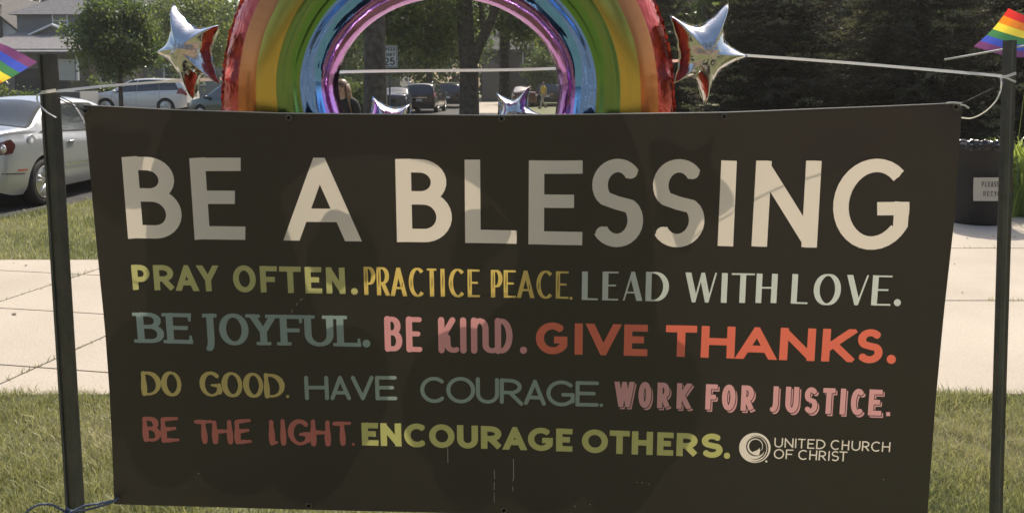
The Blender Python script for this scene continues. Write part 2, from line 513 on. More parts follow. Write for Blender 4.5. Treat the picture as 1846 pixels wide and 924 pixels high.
    if ch == 'G' and not rnd:                         # the upright of the G ends on the bowl's outer edge
        ym = (float(basx(xm)) + float(capx(xm))) / 2
        u = (X - ((Y - ym) * slope_k(xm) if warp else 0) - x0 - hs) / (W - 2 * hs)
        v = ((basx(X) - Y) - ht) / (Hh - 2 * ht)
        e_ = np.hypot((u - .54) / (.54 + hs / (W - 2 * hs)), (v - .5) / (.515 + ht / (Hh - 2 * ht))) - 1
        fields[1] = np.maximum(fields[1], e_ * Hh / 2)
    for g in fields: f = np.minimum(f, g)
    if ch in CLIPPED and not rnd:
        xs = (x0, x1)
        ct = np.interp(X, xs, [float(capx(v)) for v in xs]); bt = np.interp(X, xs, [float(basx(v)) for v in xs])
        f = np.maximum(f, np.maximum(ct - Y, Y - bt))
    if ch == 'G' and not rnd:
        ym = (float(basx(xm)) + float(capx(xm))) / 2
        f = np.maximum(f, (X - (Y - ym) * slope_k(xm) if warp else X) - x1)
    if style == 'slab':
        ser = {'B': [(-.0, 0), (-.0, 1)], 'E': [(0, 0), (0, 1)], 'J': [(.92, 1)], 'Y': [(.06, 1), (.94, 1), (.5, 0)], 'F': [(0, 0), (0, 1)],
               'U': [(0, 1), (1, 1)], 'L': [(0, 0), (0, 1)]}.get(ch, [])
        for u, v in ser:
            a = hs + u * (W - 2 * hs); b = ht * .9 + v * (Hh - 1.8 * ht)
            wl = s * 1.05
            f = np.minimum(f, seg_field(X, Y, [place(a - wl, b), place(a + wl, b)], [t * .42] * 2, False))
        end = {'E': [(1, 0, 1), (1, 1, -1)], 'F': [(1, 1, -1)], 'L': [(1, 0, 1)]}.get(ch, [])
        for u, v, d in end:
            a = W - t * .5; b = ht + v * (Hh - 2 * ht)
            f = np.minimum(f, seg_field(X, Y, [place(a, b - d * ht), place(a, b + d * t * 1.6)], [t * .5, t * .3], False))
    if style == 'shadow':
        k = int(round(3.4 / step)); k2 = int(round(4.0 / step))
        sh = np.full_like(f, 1e3); sh[k2:, k:] = f[:-k2, :-k]
        mid = np.full_like(f, 1e3); a, b = k // 2, k2 // 2; mid[b:, a:] = f[:-b, :-a]
        f = np.minimum(f, np.maximum(np.minimum(sh, mid), 1.5 - f))
    if style == 'hand' and thick:
        for u, v0, v1 in thick:
            p = [place(hs + u * (W - 2 * hs), Hh * v0), place(hs + u * (W - 2 * hs) + .6, Hh * v1)]
            f = np.maximum(f, -seg_field(X, Y, dens(p, 3), [.3, .75, .75, .25], True))
    return Ink(f, gx[0], gy[0], step, grp)

def dot(x, y, r, grp, ry=None, step=.3, square=False):
    gx = np.arange(x - r - 2, x + r + 2, step); gy = np.arange(y - r - 2, y + r + 2, step)
    X, Y = np.meshgrid(gx, gy)
    f = np.maximum(abs(X - x), abs(Y - y)) - r if square else np.hypot(X - x, Y - y) - r
    return Ink(f, gx[0], gy[0], step, grp)

def contours(ink):
    """closed outlines (marching squares) simplified to a few points each"""
    f, st = ink.f, ink.st
    ins = f < 0
    code = ins[:-1, :-1] * 1 + ins[:-1, 1:] * 2 + ins[1:, 1:] * 4 + ins[1:, :-1] * 8
    J, I = np.nonzero((code > 0) & (code < 15))
    T = {1: [(3, 0)], 2: [(0, 1)], 3: [(3, 1)], 4: [(1, 2)], 5: [(3, 2), (1, 0)], 6: [(0, 2)], 7: [(3, 2)], 8: [(2, 3)], 9: [(2, 0)],
         10: [(0, 3), (2, 1)], 11: [(2, 1)], 12: [(1, 3)], 13: [(1, 0)], 14: [(0, 3)]}
    nxt, pos = {}, {}
    def edge(j, i, e):
        if e == 0: k = ('h', j, i); a, b = (j, i), (j, i + 1)
        elif e == 2: k = ('h', j + 1, i); a, b = (j + 1, i), (j + 1, i + 1)
        elif e == 3: k = ('v', j, i); a, b = (j, i), (j + 1, i)
        else: k = ('v', j, i + 1); a, b = (j, i + 1), (j + 1, i + 1)
        if k not in pos:
            fa, fb = f[a], f[b]; t = fa / (fa - fb)
            pos[k] = (ink.x0 + st * (a[1] + (b[1] - a[1]) * t), ink.y0 + st * (a[0] + (b[0] - a[0]) * t))
        return k
    for j, i in zip(J.tolist(), I.tolist()):
        for a, b in T[int(code[j, i])]:
            nxt[edge(j, i, a)] = edge(j, i, b)
    out = []
    while nxt:
        k0 = next(iter(nxt)); loop = []; k = k0
        while k in nxt:
            loop.append(pos[k]); k = nxt.pop(k)
        if len(loop) > 6: out.append(simplify(np.array(loop), .10))
    return [c for c in out if len(c) > 2]

def simplify(P, tol):
    n = len(P)
    a = 0; b = int(np.argmax(((P - P[0]) ** 2).sum(1)))
    keep = {a, b}
    Q = np.vstack([P, P[:1]])
    stack = [(a, b), (b, n)]
    while stack:
        i, j = stack.pop()
        if j - i < 2: continue
        d = Q[j] - Q[i]; L = math.hypot(*d)
        seg = Q[i + 1:j]
        if L < 1e-9: dist = np.hypot(*(seg - Q[i]).T)
        else: dist = np.abs((seg[:, 0] - Q[i, 0]) * d[1] - (seg[:, 1] - Q[i, 1]) * d[0]) / L
        k = int(np.argmax(dist))
        if dist[k] > tol:
            k += i + 1; keep.add(k % n); stack += [(i, k), (k, j)]
    return P[sorted(keep)]

def sheet_from_inks(inks, outline, grid):
    """one triangulated sheet: outline filled, every ink shape cut exactly into it.
    returns verts (photo px), triangles, ink group per triangle (-1 = plain)"""
    verts, edges = [], []
    def addloop(P):
        b = len(verts); n = len(P)
        for p in P: verts.append(Vector((float(p[0]), float(p[1]))))
        for i in range(n): edges.append((b + i, b + (i + 1) % n))
    if outline is not None: addloop(outline)
    for k in inks:
        for c in contours(k): addloop(c)
    for p in grid: verts.append(Vector((float(p[0]), float(p[1]))))
    v, e, fcs, *_ = delaunay_2d_cdt(verts, edges, [], 0, 1e-4)
    v = np.array([(a.x, a.y) for a in v]); F = np.array([tuple(q) for q in fcs if len(q) == 3])
    ctr = v[F].mean(1)
    g = np.full(len(F), -1)
    for k in inks:
        ix = ((ctr[:, 0] - k.x0) / k.st); iy = ((ctr[:, 1] - k.y0) / k.st)
        h, w = k.f.shape
        ok = np.nonzero((ix > 0) & (iy > 0) & (ix < w - 1) & (iy < h - 1))[0]
        i0 = ix[ok].astype(int); j0 = iy[ok].astype(int); fx = ix[ok] - i0; fy = iy[ok] - j0
        val = (k.f[j0, i0] * (1 - fx) + k.f[j0, i0 + 1] * fx) * (1 - fy) + (k.f[j0 + 1, i0] * (1 - fx) + k.f[j0 + 1, i0 + 1] * fx) * fy
        g[ok[val < 0]] = k.grp
    return v, F, g

def sub_sheet(v, F, sel):
    f = F[sel]; u, inv = np.unique(f, return_inverse=True)
    return v[u], inv.reshape(f.shape)

# ---------------------------------------------------------------- banner lettering, traced in photo px
def tb(*p):
    a = np.array(p, float); return (a[:, 0], a[:, 1])
INK = []
def word(chars, boxes, cap, base, s, t, style, grp, step=.36, thick=None):
    for i, (ch, b) in enumerate(zip(chars, boxes)):
        INK.append(letter(ch, b[0], b[1], cap, base, s, t, style, grp, step, thick=(thick or {}).get(ch), seed=i))

# 0 BE A BLESSING
c0 = tb((225, 282), (346, 284.5), (570, 283.5), (760, 287), (880, 288), (1000, 289.4), (1130, 288), (1312, 289.5), (1480, 289.5), (1640, 287))
b0 = tb((225, 429), (346, 431), (578, 434), (760, 436.3), (880, 438), (1000, 441), (1130, 443.5), (1312, 443.5), (1415, 445), (1570, 448))
word('BEABLESSING', [(225, 325), (346, 438), (513, 643), (714, 814), (838, 931), (953, 1050), (1065, 1160), (1174, 1271), (1297, 1326), (1359, 1477), (1502, 1640)],
     c0, b0, 28, 24, 'butt', 0, .5)
# 1 PRAY OFTEN.
c1 = tb((240, 477), (440, 478.5), (620, 482)); b1 = tb((240, 522), (440, 526), (620, 529.5))
word('PRAYOFTEN', [(238, 270), (277, 315), (317, 356), (356, 394), (420, 461), (469, 500), (504, 543), (550, 580), (588, 622)], c1, b1, 10.5, 9.2, 'butt', 1)
INK.append(dot(639, 525, 6, 1))
# 2 PRACTICE PEACE.
c2 = tb((656, 480.5), (770, 483.5), (860, 485.5), (1025, 489)); b2 = tb((656, 531), (720, 533.5), (860, 535), (1025, 538))
th = {'P': [(0, .3, .92)], 'R': [(0, .3, .92)], 'E': [(0, .25, .9)], 'T': [(.5, .3, .7)], 'I': [(.5, .3, .85)], 'C': [(.0, .3, .6)], 'A': [(.78, .3, .5)]}
word('PRACTICE', [(656, 677), (679, 703), (704, 733), (737, 766), (770, 787), (791, 805), (809, 839), (843, 865)], c2, b2, 7.5, 3.6, 'hand', 2, .3, th)
word('PEACE', [(885, 906), (908, 930), (932, 963), (967, 998), (1002, 1025)], c2, b2, 7.5, 3.6, 'hand', 2, .3, th)
INK.append(dot(1029.5, 537, 2.8, 2))
# 3 LEAD WITH LOVE.
c3 = tb((1048, 489), (1160, 489.5), (1260, 491), (1380, 493), (1500, 494.5), (1607, 496.5)); b3 = tb((1048, 540), (1160, 542), (1260, 545), (1400, 545.8), (1500, 549), (1607, 550.5))
word('LEADWITHLOVE', [(1049, 1078), (1086, 1115), (1120, 1158), (1164, 1206), (1235, 1295), (1299.5, 1312), (1318, 1360), (1363, 1401), (1427, 1457), (1467, 1516), (1526, 1568), (1572, 1607)],
     c3, b3, 10.5, 3.0, 'deco', 3, .3)
INK.append(dot(1617.7, 545, 6.3, 3))
# 4 BE JOYFUL.
c4 = tb((247, 562.7), (320, 564), (440, 565.5), (500, 566.8), (650, 569)); b4 = tb((247, 617), (320, 618.7), (440, 621.5), (500, 622), (600, 623.5), (650, 624.5))
word('BE', [(247, 295), (300, 346)], c4, b4, 12.5, 7, 'slab', 4)
INK.append(letter('J', 366, 386, c4, tb((247, 629), (650, 636)), 12.5, 8, 'slab', 4))
word('OYFUL', [(395, 448), (448, 501), (505, 546), (549, 601), (607, 650)], c4, b4, 12.5, 7, 'slab', 4)
INK.append(dot(660.6, 618.7, 7, 4))
# 5 BE KIND.
c5 = tb((690, 570), (800, 572), (925, 574)); b5 = tb((690, 632), (800, 635), (925, 636.5))
word('BEkInD', [(693, 725), (732, 762), (790, 822), (829.5, 841), (849, 881), (892, 924)], c5, b5, 11.3, 9, 'round', 5)
INK.append(dot(943.7, 630.6, 6.4, 5))
# 6 GIVE THANKS.
c6 = tb((966, 580.6), (1090, 583.5), (1230, 586), (1365, 589.3), (1440, 591), (1592, 594)); b6 = tb((966, 636.5), (1090, 639.8), (1230, 642.6), (1365, 647), (1440, 649.4), (1592, 654))
word('GIVETHANKS', [(966, 1023), (1036, 1050.5), (1059, 1117), (1125, 1167.5), (1200, 1256), (1264, 1325), (1330, 1398), (1406, 1470), (1482, 1539), (1545, 1592)],
     c6, b6, 14.5, 12.5, 'butt', 6)
INK.append(dot(1606.8, 647, 8.2, 6))
# 7 DO GOOD.
c7 = tb((254, 669), (400, 670), (470, 672), (513, 674.8)); b7 = tb((254, 712), (400, 714), (513, 716.5))
word('DOGOOD', [(254, 290), (291, 327.6), (360, 399), (400, 437.5), (439, 475), (476, 513)], c7, b7, 9.0, 5.0, 'brush', 7, .3)
INK.append(dot(518.6, 714, 2.8, 7))
# 8 HAVE COURAGE.
c8 = tb((549, 677), (715, 677), (757, 679), (860, 679.5), (985, 685), (1080, 687)); b8 = tb((549, 720), (715, 720.5), (757, 724.6), (900, 726.5), (985, 730.5), (1080, 732.3))
word('HAVE', [(549, 592.4), (595, 632), (633, 674), (676.4, 716)], c8, b8, 7.2, 6.4, 'round', 8, .3)
word('COURAGE', [(757.5, 803), (804.5, 856.6), (858, 899.7), (901, 943.4), (944.5, 984), (985, 1036), (1037.5, 1080)], c8, b8, 7.2, 6.4, 'round', 8, .3)
INK.append(dot(1084, 729.7, 3, 8))
# 9 WORK FOR JUSTICE.
c9 = tb((1108, 687), (1200, 689), (1280, 692), (1395, 695.5), (1510, 699.5), (1594, 702)); b9 = tb((1108, 732.4), (1200, 735), (1280, 737.3), (1395, 741.5), (1510, 745.7), (1594, 748.6))
word('WORKFORJUSTICE', [(1108, 1143), (1151, 1174), (1185, 1208), (1220, 1245), (1272, 1293), (1301.5, 1326), (1336, 1360), (1385.5, 1403), (1416, 1440), (1450, 1474), (1483, 1505), (1514.8, 1524), (1534, 1558), (1566, 1590)],
     c9, b9, 9.3, 8.6, 'shadow', 9, .3)
INK.append(dot(1601, 745.5, 3.6, 9, square=True)); 
# 10 BE THE LIGHT.
c10 = tb((257, 750), (324, 753), (370, 757), (450, 755.5), (560, 756), (636, 761)); b10 = tb((257, 795), (324, 797), (420, 799), (510, 801), (596, 803), (636, 801))
word('BETHELIGHT', [(257, 289), (290.4, 324), (350, 386), (383, 418.6), (423, 455), (485, 502.5), (505, 516), (519.4, 559.5), (560, 596), (599, 635.5)], c10, b10, 9.6, 6.6, 'brush', 10, .3)
INK.append(dot(637, 800, 2.6, 10))
# 11 ENCOURAGE OTHERS.
c11 = tb((652, 761), (750, 763), (843, 765.8), (930, 769), (1017, 771.7), (1117, 775.4), (1240, 780), (1303, 781.5)); b11 = tb((652, 801.6), (750, 804.8), (843, 807), (930, 810), (1017, 812.8), (1117, 817.2), (1240, 821.5), (1303, 824.6))
word('ENCOURAGEOTHERS', [(652, 682), (686, 723.4), (728.5, 771), (773.5, 819.4), (824, 861.7), (867, 906), (908, 948), (951.6, 996.6), (1002.5, 1032), (1049, 1096), (1099, 1135), (1139, 1177), (1184.7, 1214), (1219.6, 1259.6), (1264, 1303)],
     c11, b11, 11.5, 9.8, 'butt', 11)
INK.append(dot(1310.6, 820.5, 5.6, 11))
# 12 UNITED CHURCH OF CHRIST
c12 = tb((1395, 788), (1605, 796.3)); b12 = tb((1395, 805), (1605, 814))
word('UNITEDCHURCH', [(1396, 1411.5), (1414.5, 1430.5), (1433, 1436), (1438.5, 1452), (1455.5, 1468.5), (1471.5, 1488), (1497.5, 1514), (1517.5, 1531), (1535, 1551), (1554, 1568), (1570.5, 1587.5), (1590, 1605)],
     c12, b12, 2.3, 2.1, 'butt', 12, .22)
c13 = tb((1395, 808.3), (1530, 813.2)); b13 = tb((1395, 825.5), (1530, 831))
word('OFCHRIST', [(1395, 1413.5), (1416.5, 1430), (1439, 1456), (1459, 1473), (1476, 1490), (1493, 1496), (1499, 1512.5), (1513, 1527.5)], c13, b13, 2.3, 2.1, 'butt', 12, .22)
# 13 swirl emblem
gx = np.arange(1326, 1396, .25); gy = np.arange(774, 840, .25); X, Y = np.meshgrid(gx, gy)
ex, ey = 1360.8, 806.3
disc = np.hypot((X - ex), (Y - ey) * 1.05) - 28.3
hole = np.hypot(X - 1362.5, (Y - 804.0)) - 17.5
hole = np.maximum(hole, -(np.hypot(X - 1352, Y - 826) - 17.5) if False else hole)
f = np.maximum(disc, -hole)
def sw(pts, ws): return seg_field(X, Y, pts, ws, True)
rng_pts = [(1362 + r * math.cos(a), 803.5 - r * math.sin(a)) for a, r in zip(np.radians(np.linspace(-35, 268, 26)), np.linspace(12.8, 13.6, 26))]
f = np.minimum(f, sw(rng_pts, np.linspace(.35, 1.9, 26)))
tail = [(1360, 816), (1365, 815.5), (1368, 811.5), (1369.2, 807)]
f = np.minimum(f, sw(tail, [3.4, 4.6, 2.6, .3]))
for r0, r1, cyy, w in ((20.3, 20.8, 806.5, 1.35), (24.6, 24.4, 807, 1.0)):
    p = [(1361 + r * math.cos(a), cyy - r * math.sin(a)) for a, r in zip(np.radians(np.linspace(112, -108, 30)), np.linspace(r0 - 2.5, r1, 30))]
    f = np.maximum(f, -sw(p, w * np.sin(np.linspace(.08, math.pi - .08, 30)) + .15))
INK.append(Ink(f, gx[0], gy[0], .25, 13))
INK.append(dot(1381.5, 830.8, 2.0, 13))
# 14 pale creases where the vinyl is scuffed
def scuff(p, w):
    p = np.array(p, float); gx = np.arange(p[:, 0].min() - 2, p[:, 0].max() + 2, .2); gy = np.arange(p[:, 1].min() - 2, p[:, 1].max() + 2, .2)
    X, Y = np.meshgrid(gx, gy)
    INK.append(Ink(seg_field(X, Y, [tuple(q) for q in p], [w] * len(p), True), gx[0], gy[0], .2, 14))
scuff([(925.5, 827), (926, 860), (924.5, 866)], .55); scuff([(924, 876), (925, 884)], .5); scuff([(891, 846), (891.5, 862)], .5); scuff([(891, 868), (890.5, 882)], .5); scuff([(891, 887), (891, 905)], .4)
scuff([(807, 806), (807.5, 834)], .5); scuff([(536, 546), (534, 550)], .5); scuff([(541, 541), (545, 538)], .6); scuff([(527, 558), (526, 563)], .5)
for sx, sy in ((1147, 868), (1157, 868.5), (1169, 871), (1063, 908), (1592, 863), (357, 852), (1036, 911)): scuff([(sx, sy), (sx + 1.5, sy + 1)], .6)

# ---------------------------------------------------------------- the banner
def ban_Y(x, y):
    u = (np.asarray(x, float) - 150) / 1585.0; v = (np.asarray(y, float) - 190) / 730.0
    e = np.exp(-((u - .0) / .10) ** 2) + np.exp(-((u - 1.0) / .10) ** 2)
    pull = 0
    for gx0_, gy0_ in ((155, 199), (1722, 193), (213, 899), (1668, 935)):
        dx_, dy_ = np.asarray(x, float) - gx0_, np.asarray(y, float) - gy0_; r_ = np.hypot(dx_, dy_)
        pull = pull + .0026 * np.sin(np.arctan2(dy_, dx_) * 13 + 1) * np.exp(-r_ / 150.) * (1 - np.exp(-r_ / 25.))
    return pull + (1.70 - .035 * u + .010 * np.sin(5.2 * u + 1.0) * (.3 + v) + .006 * np.sin(11 * u + 2.5 * v) + .012 * np.sin(math.pi * np.clip(v, 0, 1)) * np.sin(math.pi * np.clip(u, 0, 1))
            + .0022 * np.sin(38 * (u - v * .25)) * e + .0016 * np.sin(23 * u + 9 * v) * np.exp(-(v / .16) ** 2) + .0012 * np.sin(31 * u - 14 * v + 1) * np.exp(-((1 - v) / .2) ** 2))
def ban_at(P): 
    P = np.asarray(P, float); return at(P[:, 0], P[:, 1], ban_Y(P[:, 0], P[:, 1]))
tx = np.linspace(150, 1735, 46)
top_y = np.interp(tx, [150, 300, 520, 905, 1305, 1600, 1735], [190, 198, 205, 208.5, 203.5, 192, 186])
top = list(zip(tx, top_y))
rx_y = np.linspace(186, 946, 22)[1:]
right = list(zip(np.interp(rx_y, [186, 300, 400, 560, 720, 924, 950], [1735, 1727, 1720, 1702, 1687, 1672, 1671]), rx_y))
bx = np.linspace(1671, 206, 40)[1:]
bot = list(zip(bx, np.interp(bx, [206, 560, 910, 1671], [908, 918, 926, 946])))
ly_ = np.linspace(908, 190, 22)[1:-1]
left = list(zip(np.interp(ly_, [190, 330, 420, 590, 700, 800, 908], [150, 164, 172, 189, 197, 202, 206]), ly_))
outline = top + right + bot + left
def inside_poly(Q, poly):
    poly = np.array(poly, float); x, y = Q[:, 0], Q[:, 1]; c = np.zeros(len(Q), bool)
    for (x0, y0), (x1, y1) in zip(poly, np.roll(poly, -1, 0)):
        if y0 != y1: c ^= ((y0 > y) != (y1 > y)) & (x < (x1 - x0) * (y - y0) / (y1 - y0) + x0)
    return c
gx_, gy_ = np.meshgrid(np.linspace(160, 1725, 58), np.linspace(200, 938, 28))
gg = np.stack([gx_.ravel(), gy_.ravel()], 1) + rng.uniform(-7, 7, (gx_.size, 2))
ok = np.ones(len(gg), bool)
for ox, oy in ((9, 0), (-9, 0), (0, 9), (0, -9)): ok &= inside_poly(gg + [ox, oy], outline)
gg = gg[ok]
bv, bF, bg = sheet_from_inks(INK, outline, gg)
keep = inside_poly(bv[bF].mean(1), outline)
bF, bg = bF[keep], bg[keep]
BV3 = ban_at(bv)
banner = empty('banner', tuple(at(940, 560, 1.69) * np.array([1, 1, 0])), label='large black vinyl banner with rows of coloured lettering tied between two posts', cat='banner')
BO = np.array(banner.location)
def vinyl(name, c, tr, f=.35): return sheet_mat(name, c, tr, f, .055, .38)
M['vinyl_black'] = sheet_mat('vinyl_black', (.022, .0195, .0175), (.045, .036, .03), .13, .045, .36)
cols = {0: ('vinyl_cream', (.58, .545, .475)), 1: ('vinyl_olive', (.42, .42, .17)), 2: ('vinyl_gold', (.58, .44, .12)), 3: ('vinyl_pale_blue', (.46, .52, .49)), 4: ('vinyl_teal', (.20, .28, .28)),
        5: ('vinyl_pink', (.56, .26, .28)), 6: ('vinyl_coral', (.58, .125, .08)), 7: ('vinyl_mustard', (.44, .36, .13)), 8: ('vinyl_sea', (.20, .27, .25)), 9: ('vinyl_rose', (.52, .27, .28)),
        10: ('vinyl_brick', (.34, .10, .085)), 11: ('vinyl_lime', (.36, .37, .13)), 12: ('vinyl_white', (.58, .545, .475)), 13: ('vinyl_emblem', (.58, .545, .475)), 14: ('vinyl_scuff', (.35, .34, .30))}
M['vinyl_scuff'] = vinyl('vinyl_scuff', (.35, .34, .30), (.4, .38, .34), .2)
sl_ = (bg == -1) | (bg == 14)
v2, f2 = sub_sheet(BV3 - BO, bF, sl_)
mesh('vinyl_sheet', v2, f2[:, ::-1], [M['vinyl_black'], M['vinyl_scuff']], banner, True, mi=(bg[sl_] == 14).astype(int))
CUTS = {0: ([475, 680], 'BE|A|BLESSING'), 1: ([405], 'PRAY|OFTEN'), 2: ([875], 'PRACTICE|PEACE'), 3: ([1220, 1412], 'LEAD|WITH|LOVE'), 4: ([355], 'BE|JOYFUL'), 5: ([775], 'BE|KIND'), 6: ([1183], 'GIVE|THANKS'),
        7: ([345], 'DO|GOOD'), 8: ([735], 'HAVE|COURAGE'), 9: ([1260, 1375], 'WORK|FOR|JUSTICE'), 10: ([337, 470], 'BE|THE|LIGHT'), 11: ([1040], 'ENCOURAGE|OTHERS')}
STYLE = ['big cream', 'olive', 'golden hand drawn', 'pale thick and thin', 'grey blue slab serif', 'pink rounded', 'bold coral red', 'mustard brush', 'sea green marker', 'rose drop shadow', 'dark red brush', 'bold olive', 'thin white']
ctr = bv[bF].mean(1)
for g_, (mn, c) in cols.items():
    if g_ == 14: continue
    mm = vinyl(mn, tuple(v * (1.5 if g_ in (0, 12, 13) else 1.34) for v in c), tuple(min(.95, v * k_) for v, k_ in zip(c, (1.12, 1.04, .95))), .40)
    sel = bg == g_
    if g_ in CUTS:
        wi = np.searchsorted(CUTS[g_][0], ctr[:, 0]); ws = [(sel & (wi == i), t) for i, t in enumerate(CUTS[g_][1].split('|'))]
    elif g_ == 12:
        low = ctr[:, 1] > 806.6 + (ctr[:, 0] - 1395) * .0375
        rt = ctr[:, 0] > np.where(low, 1434, 1493)
        ws = [(sel & (low == a) & (rt == b), t) for a, b, t in ((0, 0, 'UNITED'), (0, 1, 'CHURCH'), (1, 0, 'OF'), (1, 1, 'CHRIST'))]
    else: ws = [(sel, None)]
    for sl, t in ws:
        v2, f2 = sub_sheet(BV3 - BO, bF, sl)
        mesh('lettering' if t else ('emblem' if g_ == 13 else 'scuff_marks'), v2, f2[:, ::-1], mm, banner, label='%s letters reading %s' % (STYLE[g_], t) if t else ('round white swirl emblem' if g_ == 13 else 'pale scratches in the black vinyl'))
# hem along the top edge, grommets
M['hem'] = pmat('hem_edge', (.5, .48, .44), .45)  # pale tone stands for sun catching the banner's top edge
hp = ban_at(np.array(top)) - BO
mb = MB(); mb.tube(hp + np.array([0, .001, .0005]), .0014, 6); mb.build('hem', M['hem'], banner, True)
M['brass'] = pmat('grommet_metal', (.13, .12, .105), .3, .9)
for k, (gx_, gy_) in enumerate([(155.5, 199), (521, 212.5), (904, 214), (1305, 210), (1722, 193), (213, 899), (557, 909.5), (908, 918)]):
    p = ban_at(np.array([[gx_, gy_]]))[0] - BO
    mb = MB(); prof = []
    for a in np.linspace(0, 2 * math.pi, 9): prof.append((.0052 + .0022 * math.cos(a), -.0016 - .0016 * math.sin(a)))
    mb.lathe(prof, tuple(p + np.array([0, -.001, 0])), 20, 'y')
    mb.build('grommet', M['brass'], banner, True)
# ---------------------------------------------------------------- ground, paving
def sheet(name, poly, z, m, **k):
    return mesh(name, [(x, y, z) for x, y in poly], [tuple(range(len(poly)))], m, kind='structure', **k)
sheet('lawn', [(-130, -50), (130, -50), (130, 190), (-130, 190)], 0.0, M['grass_ground'])
# concrete: slabs with soil joints under them
sheet('paving_bed', [(-9, 4.07), (7.5, 4.07), (9.5, 9.75), (-.5, 9.75), (-.5, 7.36), (-9, 7.36)], .004, M['joint'])
mb = MB()
def slab(poly, gap=.008):
    c = np.mean(poly, 0); P = []
    n = len(poly)
    # inset polygon by gap
    for i in range(n):
        p0, p1, p2 = np.array(poly[i - 1]), np.array(poly[i]), np.array(poly[(i + 1) % n])
        d1 = (p1 - p0) / np.linalg.norm(p1 - p0); d2 = (p2 - p1) / np.linalg.norm(p2 - p1)
        n1 = np.array([-d1[1], d1[0]]); n2 = np.array([-d2[1], d2[0]])
        k = 1 + float(n1 @ n2)
        P.append(p1 + (n1 + n2) / max(k, .3) * gap)
    mb.prism([(p[0], p[1], .0045) for p in P], (0, 0, 0), (0, 0, .022))
def clip_poly(P, a, b, c):
    """keep a*x+b*y<=c"""
    out = []
    for i in range(len(P)):
        p, q = P[i], P[(i + 1) % len(P)]
        dp, dq = a * p[0] + b * p[1] - c, a * q[0] + b * q[1] - c
        if dp <= 0: out.append(p)
        if dp * dq < 0:
            t = dp / (dp - dq); out.append((p[0] + (q[0] - p[0]) * t, p[1] + (q[1] - p[1]) * t))
    return out
# left walk: slabs turned about eleven degrees
ca, sa = math.cos(R(10.5)), math.sin(R(10.5))
o0 = np.array([-3.24, 5.64]); dirv = np.array([sa, ca]); perp = np.array([ca, -sa])
for i in range(-6, 5):
    for j in range(-4, 5):
        a = o0 + perp * (i * 1.33 - .62) + dirv * (j * 1.02)
        P = [tuple(a), tuple(a + perp * 1.33), tuple(a + perp * 1.33 + dirv * 1.02), tuple(a + dirv * 1.02)]
        for k in ((0, -1, -4.10), (0, 1, 7.33), (1, 0, -.2), (-1, 0, 8.8)): P = clip_poly(P, *k) if P else P
        if len(P) > 2: slab([p for p in P])
ys = [4.10, 5.93, 7.85, 9.72]
for a, b in zip(ys[:-1], ys[1:]):
    for xa, xb in ((-.2, 2.1), (2.1, 7.3)):
        slab([(xa, a), (xb + (a - 4) * .0, a), (xb, b), (xa, b)], .011)
mb.build('paving', M['concrete'], kind='structure')
# asphalt where the cars stand, cross street, far concrete drive
sheet('road', [(-6.32, 9.35), (-5.95, 11.3), (-1.5, 34), (30, 34), (30, 43), (-1, 43), (2.5, 90), (-6, 90), (-8, 43), (-60, 43), (-60, 34), (-14, 34), (-16.5, 9.0)], .004, M['asphalt'])
sheet('driveway', [(-2.9, 44.5), (-.6, 44.5), (-.3, 74), (-3.2, 74)], .010, M['concrete'])

# ---------------------------------------------------------------- grass blades
def blades(name, pts, h, w, mats, lean=.5, **k):
    n = len(pts)
    cl = np.sin(pts[:, 0] * 9 + 2 * np.sin(pts[:, 1] * 7)) * np.sin(pts[:, 1] * 11 + 1.5 * np.sin(pts[:, 0] * 6))
    h = h * rng.uniform(.5, 1.25, n) * (1 + .35 * cl) * np.where(rng.random(n) < .04, 1.5, 1); w = w * rng.uniform(.7, 1.3, n)
    a = rng.uniform(0, 2 * math.pi, n); l = rng.uniform(.1, 1, n) * lean * h
    b = rng.uniform(0, 2 * math.pi, n)
    dx, dy = np.cos(a) * w / 2, np.sin(a) * w / 2
    ox, oy = np.cos(b) * l, np.sin(b) * l
    x, y, z0 = pts[:, 0], pts[:, 1], pts[:, 2]
    V = np.empty((n, 5, 3), np.float32)
    V[:, 0] = np.stack([x - dx, y - dy, z0], 1); V[:, 1] = np.stack([x + dx, y + dy, z0], 1)
    V[:, 2] = np.stack([x + dx * .8 + ox * .35, y + dy * .8 + oy * .35, z0 + h * .6], 1)
    V[:, 3] = np.stack([x - dx * .8 + ox * .35, y - dy * .8 + oy * .35, z0 + h * .6], 1)
    V[:, 4] = np.stack([x + ox, y + oy, z0 + h * .95], 1)
    base = np.arange(n)[:, None] * 5
    T = np.concatenate([base + [0, 1, 2], base + [0, 2, 3], base + [3, 2, 4]], 1).reshape(-1, 3)
    # straw and green in drifting patches
    pn = np.sin(x * 3.1 + 1.3 * np.sin(y * 2.3)) + np.sin(y * 4.7 + x * 1.7) + rng.normal(0, 1.1, n)
    mi = np.where(pn > 1.5, 1, np.where(pn < -.7, 2, 0))
    o = mesh(name, V.reshape(-1, 3), T, mats, None, True, mi=np.repeat(mi, 3))
    return tag(o, kind='stuff', **k)
gm = [M['blade'], M['blade_dry'], M['blade_dark']]
def scatter(n, x0, x1, y0, y1): return np.stack([rng.uniform(x0, x1, n), rng.uniform(y0, y1, n), np.zeros(n)], 1)
P1 = np.concatenate([scatter(60000, -3.3, -1.2, 2.4, 4.11), scatter(60000, 1.2, 3.3, 2.4, 4.11), scatter(30000, -1.2, 1.2, 1.9, 4.11)])
blades('near_grass', P1, .052, .0040, gm, 1.0, label='short sunlit grass in front of the concrete', cat='grass')
P2 = np.concatenate([np.stack([rng.uniform(-3.3, 3.3, 7000), 4.10 + rng.normal(0, .03, 7000), np.zeros(7000)], 1)])
blades('edge_grass', P2, .050, .0035, gm, .7, label='longer ragged grass along the concrete edge', cat='grass')
